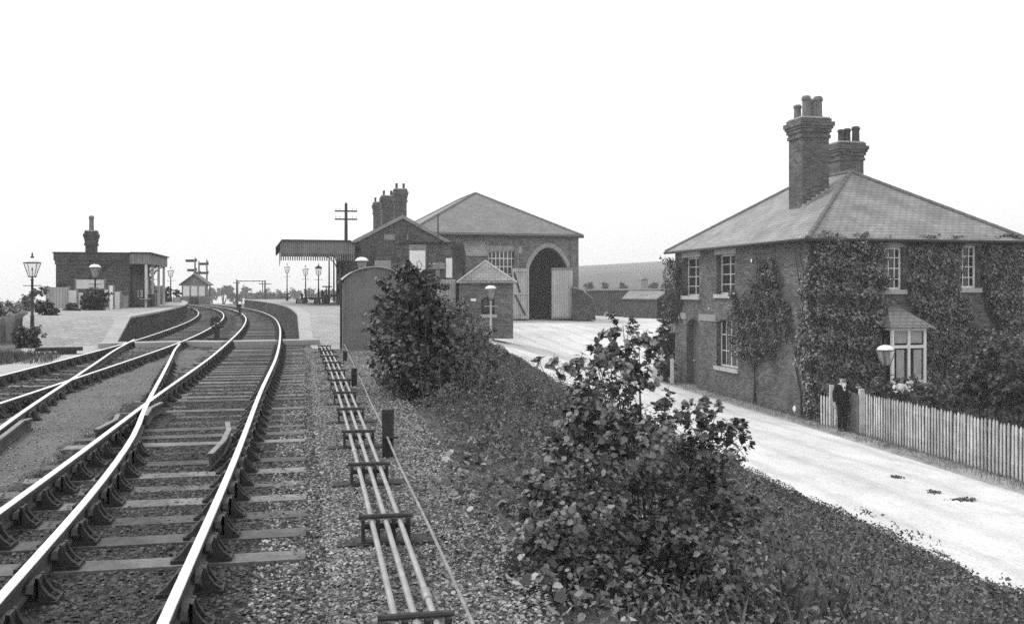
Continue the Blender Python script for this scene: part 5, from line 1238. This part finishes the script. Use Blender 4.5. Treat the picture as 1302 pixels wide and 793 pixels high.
# ------------------------------------------------------------------ signal box and signals
BX = thing('signal_box', 'small timber signal box with gabled roof at the end of the left platform', 'signal box', (wx(231, 78), 78, .3), R(10))
bw_ = 1.95; bh = wz(361, 78)-.3
mb = MB(); mb.box(0, bw_, 0, 2.6, 0, bh-1.0); mb.box(0, bw_, 0, 2.6, bh-.15, bh); mb.prism([(0,0,bh),(bw_,0,bh),(bw_/2,0,bh+.75)], (0, 2.6, 0))
for q in (0, .62, 1.24, bw_-.1): mb.box(q, q+.1, .0, .1, bh-1.0, bh-.15); mb.box(q, q+.1, 2.5, 2.6, bh-1.0, bh-.15)
mb.build('wall', 'boards', BX)
mb = MB(); mb.box(.1, bw_-.1, .04, .06, bh-.98, bh-.17); mb.build('window', 'white', BX, uv=False)
mb = MB(); 
for s in (0, 1):
    x0 = -.2 if s == 0 else bw_+.2; mb.prism([(x0,-.2,bh-.12),(bw_/2,-.2,bh+.78),(bw_/2,-.2,bh+.86),(x0,-.2,bh-.04)], (0, 3.0, 0))
mb.build('roof', 'ridge', BX, uv=False)
mb = MB(); mb.box(.62, 1.3, -.05, -.0, .05, bh-1.1); mb.build('door', 'boards_dark', BX)
def signal(px, Y, yt, arms, side, lab):
    t = thing('semaphore_signal', lab, 'signal', (wx(px, Y), Y, .3), R(5), 'semaphore signals behind the signal box'); h = wz(yt, Y)-.3
    mb = MB(); mb.tube([(0,0,0),(0,0,h)], [.11,.075], 8); mb.lathe((0,0,h), [(.08,0),(.1,.08),(.01,.4)], 6); mb.build('post', 'wood', t, uv=False)
    for a, L in arms:
        z = wz(a, Y)-.3; mb = MB(); mb.box(-L if side < 0 else 0, 0 if side < 0 else L, -.06, -.03, z-.12, z+.12); mb.build('arm', 'dark', t, uv=False)
        mb = MB(); mb.lathe((.12, -.1, z-.1), [(.08,0),(.08,.25),(.03,.32)], 6); mb.build('lamp', 'black', t, uv=False)
signal(248, 88, 332, [(331.5, .85), (343.5, .7)], -1, 'left semaphore signal with two arms above the signal box')
signal(263, 92, 334, [(335.5, .8), (347, .75)], -1, 'right semaphore signal with two arms beside the signal box')
signal(253, 90, 336, [(347, .5)], -1, 'short thin signal between the two taller signals')
# ------------------------------------------------------------------ far yard wall, roof, trees
YW = thing('yard_wall', 'long dark yard wall with pale coping below the hill', 'wall', (0,0,0))
mb = MB(); pa = Vector((wx(745, 84), 84)); pb_ = Vector((wx(852, 76), 76)); pc = Vector((26, 70))
za, zb2 = wz(369.5, 84), wz(368.5, 76)
for (a, b, z0, z1) in ((pa, pb_, za, zb2), (pb_, pc, zb2, zb2+.1)):
    d = (b-a); n = Vector((-d.y, d.x)).normalized()*.35
    mb.add([(a.x,a.y,-1.6),(b.x,b.y,-1.6),(b.x,b.y,z1),(a.x,a.y,z0),(a.x+n.x,a.y+n.y,-1.6),(b.x+n.x,b.y+n.y,-1.6),(b.x+n.x,b.y+n.y,z1),(a.x+n.x,a.y+n.y,z0)], [(0,1,2,3),(5,4,7,6),(3,2,6,7)])
mb.build('wall', 'rubble', YW) if 'rubble' in M else None
M['rubble'] = plain('rubble_wall', .085, .35, 1.2, .95, fine=5, bmp=.4, bd=.05)
mb.build('wall', 'rubble', YW)
mb = MB()
for (a, b, z0, z1) in ((pa, pb_, za, zb2),):
    d = (b-a); n = Vector((-d.y, d.x)).normalized(); a = a-n*.08; b = b-n*.08; n = n*.5
    mb.add([(a.x,a.y,z0+.01),(b.x,b.y,z1+.01),(b.x+n.x,b.y+n.y,z1+.01),(a.x+n.x,a.y+n.y,z0+.01),(a.x,a.y,z0+.14),(b.x,b.y,z1+.14),(b.x+n.x,b.y+n.y,z1+.14),(a.x+n.x,a.y+n.y,z0+.14)], [(0,1,5,4),(4,5,6,7),(2,3,7,6),(0,3,2,1)])
mb.build('coping', 'coping', YW, uv=False)
PN = thing('pig_pen', 'low lean-to with pale sloping roof built against the yard wall', 'shed', (wx(799, 78.5), 78.3, -1.2), R(-50))
pn = thing
a_, b_ = Vector((wx(799, 80), 79.6)), Vector((wx(849, 76), 75.8)); d = (b_-a_); n = Vector((d.y, -d.x)).normalized()
PN.location = (0,0,0); PN.rotation_euler = (0,0,0)
zt_ = wz(369.5, 78); zl = wz(379.5, 76.5)
lo0 = a_+n*1.3+d*.12; lo1 = b_+n*1.3
mb = MB(); mb.add([(a_.x,a_.y,zt_),(b_.x,b_.y,zt_),(lo1.x,lo1.y,zl),(lo0.x,lo0.y,zl),(a_.x,a_.y,zt_-.08),(b_.x,b_.y,zt_-.08),(lo1.x,lo1.y,zl-.08),(lo0.x,lo0.y,zl-.08)], [(0,1,2,3),(7,6,5,4),(3,2,6,7),(0,3,7,4),(1,5,6,2)]); mb.build('roof', 'slate', PN)
mb = MB(); w0 = a_+n*1.2+d*.13; w1_ = b_+n*1.2; mb.add([(w0.x,w0.y,-1.5),(w1_.x,w1_.y,-1.5),(w1_.x,w1_.y,zl-.06),(w0.x,w0.y,zl-.06),(a_.x,a_.y,-1.5),(a_.x,a_.y,zt_-.1)], [(0,1,2,3),(4,0,3,5)]); mb.build('wall', 'rubble', PN)
FH = thing('field_barn', 'small square hazy barn standing at the foot of the hill', 'barn', (wx(815, 150), 150, -1.0), 0)
mb = MB(); mb.box(0, 1.0*5/4.5, 0, 3, 0, wz(356, 150)+1); mb.build('wall', 'stone_mid', FH); mb = MB(); mb.prism([(-.1,-.1,wz(356, 150)+1),(1.25,-.1,wz(356, 150)+1),(.6,-.1,wz(354.5, 150)+1.2)], (0, 3.2, 0)); mb.build('roof', 'ridge', FH, uv=False)
def far_tree(px, py, r, Y, lab, mat='leaf_far', n=900, cat='tree'):
    z0 = wz(390, Y) if px < 500 else wz(366, Y)
    bl = []
    for k in range(7): bl.append((wx(px, Y)+random.uniform(-r, r)*Y/FL*.8, Y+random.uniform(-1, 1), wz(py, Y)+random.uniform(-r, r*.6)*Y/FL*.6, r*Y/FL*random.uniform(.4, .7)))
    bush('far_tree', lab, cat, (wx(px, Y), Y, z0), bl, n, .5*Y/200, mat, 'kite', 'trees beyond the tracks', 4, .25, .5)
random.seed(11)
FT = [(270,372,8,300,'pale hazy tree leftmost behind the semaphore signals'),(284,370,8,260,'hazy tree beside the signals, second from left'),(298,376,7,240,'low hazy tree left of the far gantry'),(315,372,9,280,'hazy tree behind the gantry frame'),(330,376,9,230,'darker low tree right of the gantry'),(345,375,10,220,'broad low tree left of the canopy lamps'),(360,379,8,210,'rounded bush-like tree behind the faint lamp'),(377,374,7,290,'pale tree between the first and second canopy lamps'),(395,374,8,260,'tree between the second and third canopy lamps'),(413,376,9,230,'tree behind the large barrow'),(428,377,8,220,'tree beside the thin poles under the canopy'),(20,392,14,130,'hazy tree at the far left skyline'),(-6,394,14,120,'hazy tree cut by the left edge'),(45,388,10,150,'hazy tree behind the nearest lamp')]
for a in FT: far_tree(*a)
for (px, lab) in ((748,'first hedge tree right of the goods shed'),(770,'low hedge tree above the wall coping'),(790,'hedge tree left of the far barn'),(832,'hedge tree right of the far barn'),(845,'hedge tree nearest the house corner')):
    far_tree(px, 364, 5, 160, lab, 'leaf_far', 500)
# ------------------------------------------------------------------ the man
def skin_obj(name, mat, parent, V, E, Rd, root, sub=2):
    me = bpy.data.meshes.new(name); me.from_pydata(V, E, []); o = bpy.data.objects.new(name, me); COL.objects.link(o); o.parent = parent
    bm = bmesh.new(); bm.from_mesh(me); bm.verts.layers.skin.verify(); bm.to_mesh(me); bm.free()
    sv = me.skin_vertices[0].data
    for i, r in enumerate(Rd): sv[i].radius = r if hasattr(r, '__len__') else (r, r); sv[i].use_root = (i == root)
    m1 = o.modifiers.new('skin', 'SKIN'); m1.use_smooth_shade = True; m2 = o.modifiers.new('sub', 'SUBSURF'); m2.levels = sub; m2.render_levels = sub
    me.materials.append(M[mat]); return o
gz = wz(548, 29.2)
MAN = thing('person', 'standing man in dark uniform and cap, one hand resting on the gate post', 'person', (wx(1071, 29.2), 29.2, gz), R(4))
V = [(0,0,.92),(0,0,1.08),(0,0,1.28),(0,0,1.42),(0,-.01,1.5),(0,-.02,1.58),(0,-.02,1.66),
     (.085,0,.88),(.08,-.01,.48),(.08,.02,.10),(.085,-.06,.06),
     (-.085,0,.88),(-.085,-.01,.48),(-.085,.02,.10),(-.09,-.06,.06),
     (.18,0,1.40),(.34,.02,1.22),(.46,-.02,1.36),(.52,-.03,1.37),
     (-.18,0,1.40),(-.26,.0,1.13),(-.27,-.05,.88),(-.27,-.06,.80), (0,-.105,1.60)]
E = [(0,1),(1,2),(2,3),(3,4),(4,5),(5,6),(0,7),(7,8),(8,9),(9,10),(0,11),(11,12),(12,13),(13,14),(3,15),(15,16),(16,17),(17,18),(3,19),(19,20),(20,21),(21,22),(5,23)]
Rr = [.13,.12,.14,.10,.06,.10,.095,.075,.05,.03,.02,.075,.05,.03,.02,.06,.042,.03,.035,.06,.042,.03,.035,.016]
# fingers
def fingers(root, base, dirs):
    for i, (p1, p2) in enumerate(dirs):
        n = len(V); V.append(p1); V.append(p2); E.append((root, n)); E.append((n, n+1)); Rr.append(.0095); Rr.append(.008)
fingers(22, None, [((-.27+dx, -.08, .755), (-.265+dx, -.10, .70+l)) for dx, l in ((-.03,.01),(-.01,0),(.01,0),(.03,.015))]+[((-.245,-.10,.79),(-.24,-.12,.755))])
fingers(18, None, [((.56, -.05+dy, 1.372), (.60, -.055+dy, 1.345+l)) for dy, l in ((-.03,0),(-.01,0),(.012,0),(.034,.01))]+[((.52,-.075,1.38),(.55,-.1,1.37))])
skin_obj('body', 'skin', MAN, V, E, Rr, 0)
# frock jacket
skin_obj('jacket', 'cloth', MAN, [(0,0,.80),(0,0,.95),(0,0,1.12),(0,0,1.28),(0,.01,1.405),(.18,.0,1.40),(.33,.02,1.23),(.44,-.015,1.345),(-.18,0,1.40),(-.26,0,1.14),(-.27,-.05,.91)], [(0,1),(1,2),(2,3),(3,4),(4,5),(5,6),(6,7),(4,8),(8,9),(9,10)],
         [(.21,.15),(.19,.145),(.185,.14),(.2,.15),(.125,.10),.082,.066,.05,.082,.066,.05], 1)
skin_obj('trousers', 'cloth', MAN, [(0,0,.93),(.085,0,.84),(.082,-.01,.48),(.082,.02,.07),(-.085,0,.84),(-.088,-.01,.48),(-.088,.02,.07)], [(0,1),(1,2),(2,3),(0,4),(4,5),(5,6)], [.14,.105,.08,.068,.105,.08,.068], 0)
for s in (-1, 1): skin_obj('shoe', 'black', MAN, [(s*.085,.05,.05),(s*.095,-.08,.05),(s*.105,-.18,.04)], [(0,1),(1,2)], [.062,.055,.04], 0)
mb = MB(); mb.prism([(-.07,-.135,1.50),(.07,-.135,1.50),(.012,-.185,1.27),(-.012,-.185,1.27)], (0, .06, .0)); mb.build('shirt_front', 'shirt', MAN, uv=False)
mb = MB(); mb.box(-.012, .012, -.192, -.17, 1.33, 1.40); mb.build('tie', 'black', MAN, uv=False)
mb = MB(); mb.lathe((0,-.02,1.66), [(.098,0),(.10,.03),(.12,.055),(.118,.075),(.06,.095)], 14); mb.prism([(-.08,-.10,1.665),(.08,-.10,1.665),(.05,-.17,1.645),(-.05,-.17,1.645)], (0, 0, .01)); mb.build('cap', 'cloth', MAN, uv=False)
mb = MB(); mb.prism([(-.045,-.10,1.565),(.045,-.10,1.565),(.05,-.11,1.548),(-.05,-.11,1.548)], (0, -.02, 0)); mb.build('moustache', 'hair', MAN, uv=False)
for s in (-1, 1):
    mb = MB(); mb.lathe((s*.032,-.098,1.612), [(.004,-.008),(.01,0),(.004,.008)], 6); mb.build('eye', 'black', MAN, uv=False)
    mb = MB(); mb.lathe((s*.088,-.015,1.58), [(.006,0),(.015,.03),(.012,.05)], 6); mb.build('ear', 'skin', MAN, uv=False)

# ------------------------------------------------------------------ air
mb = MB(); mb.box(-1260, 1260, -60, 1260, -45, 60); hz = mb.build('haze', 'white', uv=False); hz.data.materials.clear()
m = bpy.data.materials.new('haze_air'); m.use_nodes = True; nt = m.node_tree; nt.nodes.clear(); out = nt.nodes.new('ShaderNodeOutputMaterial'); pv = nt.nodes.new('ShaderNodeVolumePrincipled')
pv.inputs['Color'].default_value = (.97, .97, .97, 1); pv.inputs['Density'].default_value = .0009; pv.inputs['Anisotropy'].default_value = .2
nt.links.new(pv.outputs[0], out.inputs['Volume']); hz.data.materials.append(m); tag(hz, kind='stuff')
# ------------------------------------------------------------------ light
w = bpy.data.worlds.new('World'); scene.world = w; w.use_nodes = True; nt = w.node_tree; nt.nodes.clear()
out = nt.nodes.new('ShaderNodeOutputWorld'); bg = nt.nodes.new('ShaderNodeBackground'); sky = nt.nodes.new('ShaderNodeTexSky'); sky.sky_type = 'NISHITA'; sky.sun_disc = False
SUN_EL, SUN_AZ = 52, -62      # azimuth clockwise from +Y
sky.sun_elevation = R(SUN_EL); sky.sun_rotation = R(SUN_AZ); sky.dust_density = 4; sky.air_density = 1.0
bw = nt.nodes.new('ShaderNodeRGBToBW'); nt.links.new(sky.outputs[0], bw.inputs[0])
v = mth(nt, 'ADD', mth(nt, 'MULTIPLY', bw.outputs[0], .55), 6.8)     # thin bright overcast over the clear sky
nt.links.new(v, bg.inputs[0]); bg.inputs[1].default_value = .145; nt.links.new(bg.outputs[0], out.inputs[0])
sl = bpy.data.lights.new('sun', 'SUN'); sl.energy = 1.3; sl.angle = R(12); sl.color = (1, .99, .97); so = bpy.data.objects.new('sun', sl); COL.objects.link(so)
d = Vector((math.sin(R(SUN_AZ))*math.cos(R(SUN_EL)), math.cos(R(SUN_AZ))*math.cos(R(SUN_EL)), math.sin(R(SUN_EL)))); so.rotation_euler = d.to_track_quat('Z', 'Y').to_euler()
# ------------------------------------------------------------------ camera
cd = bpy.data.cameras.new('camera'); cam = bpy.data.objects.new('camera', cd); COL.objects.link(cam); scene.camera = cam
cam.location = (0, 0, EYE); cam.rotation_euler = (R(90), 0, 0); cd.sensor_width = 36; cd.lens = 36*FL/1302; cd.shift_y = -(396.5-HZ)/1302; cd.clip_end = 6000; cd.clip_start = .05
vs = scene.view_settings; vs.view_transform = 'Standard'; vs.look = 'None'; vs.exposure = 0; vs.gamma = 1; vs.use_curve_mapping = False
scene.cycles.max_bounces = 6; scene.cycles.diffuse_bounces = 3; scene.cycles.volume_bounces = 1; scene.cycles.transparent_max_bounces = 16; scene.cycles.use_denoising = False
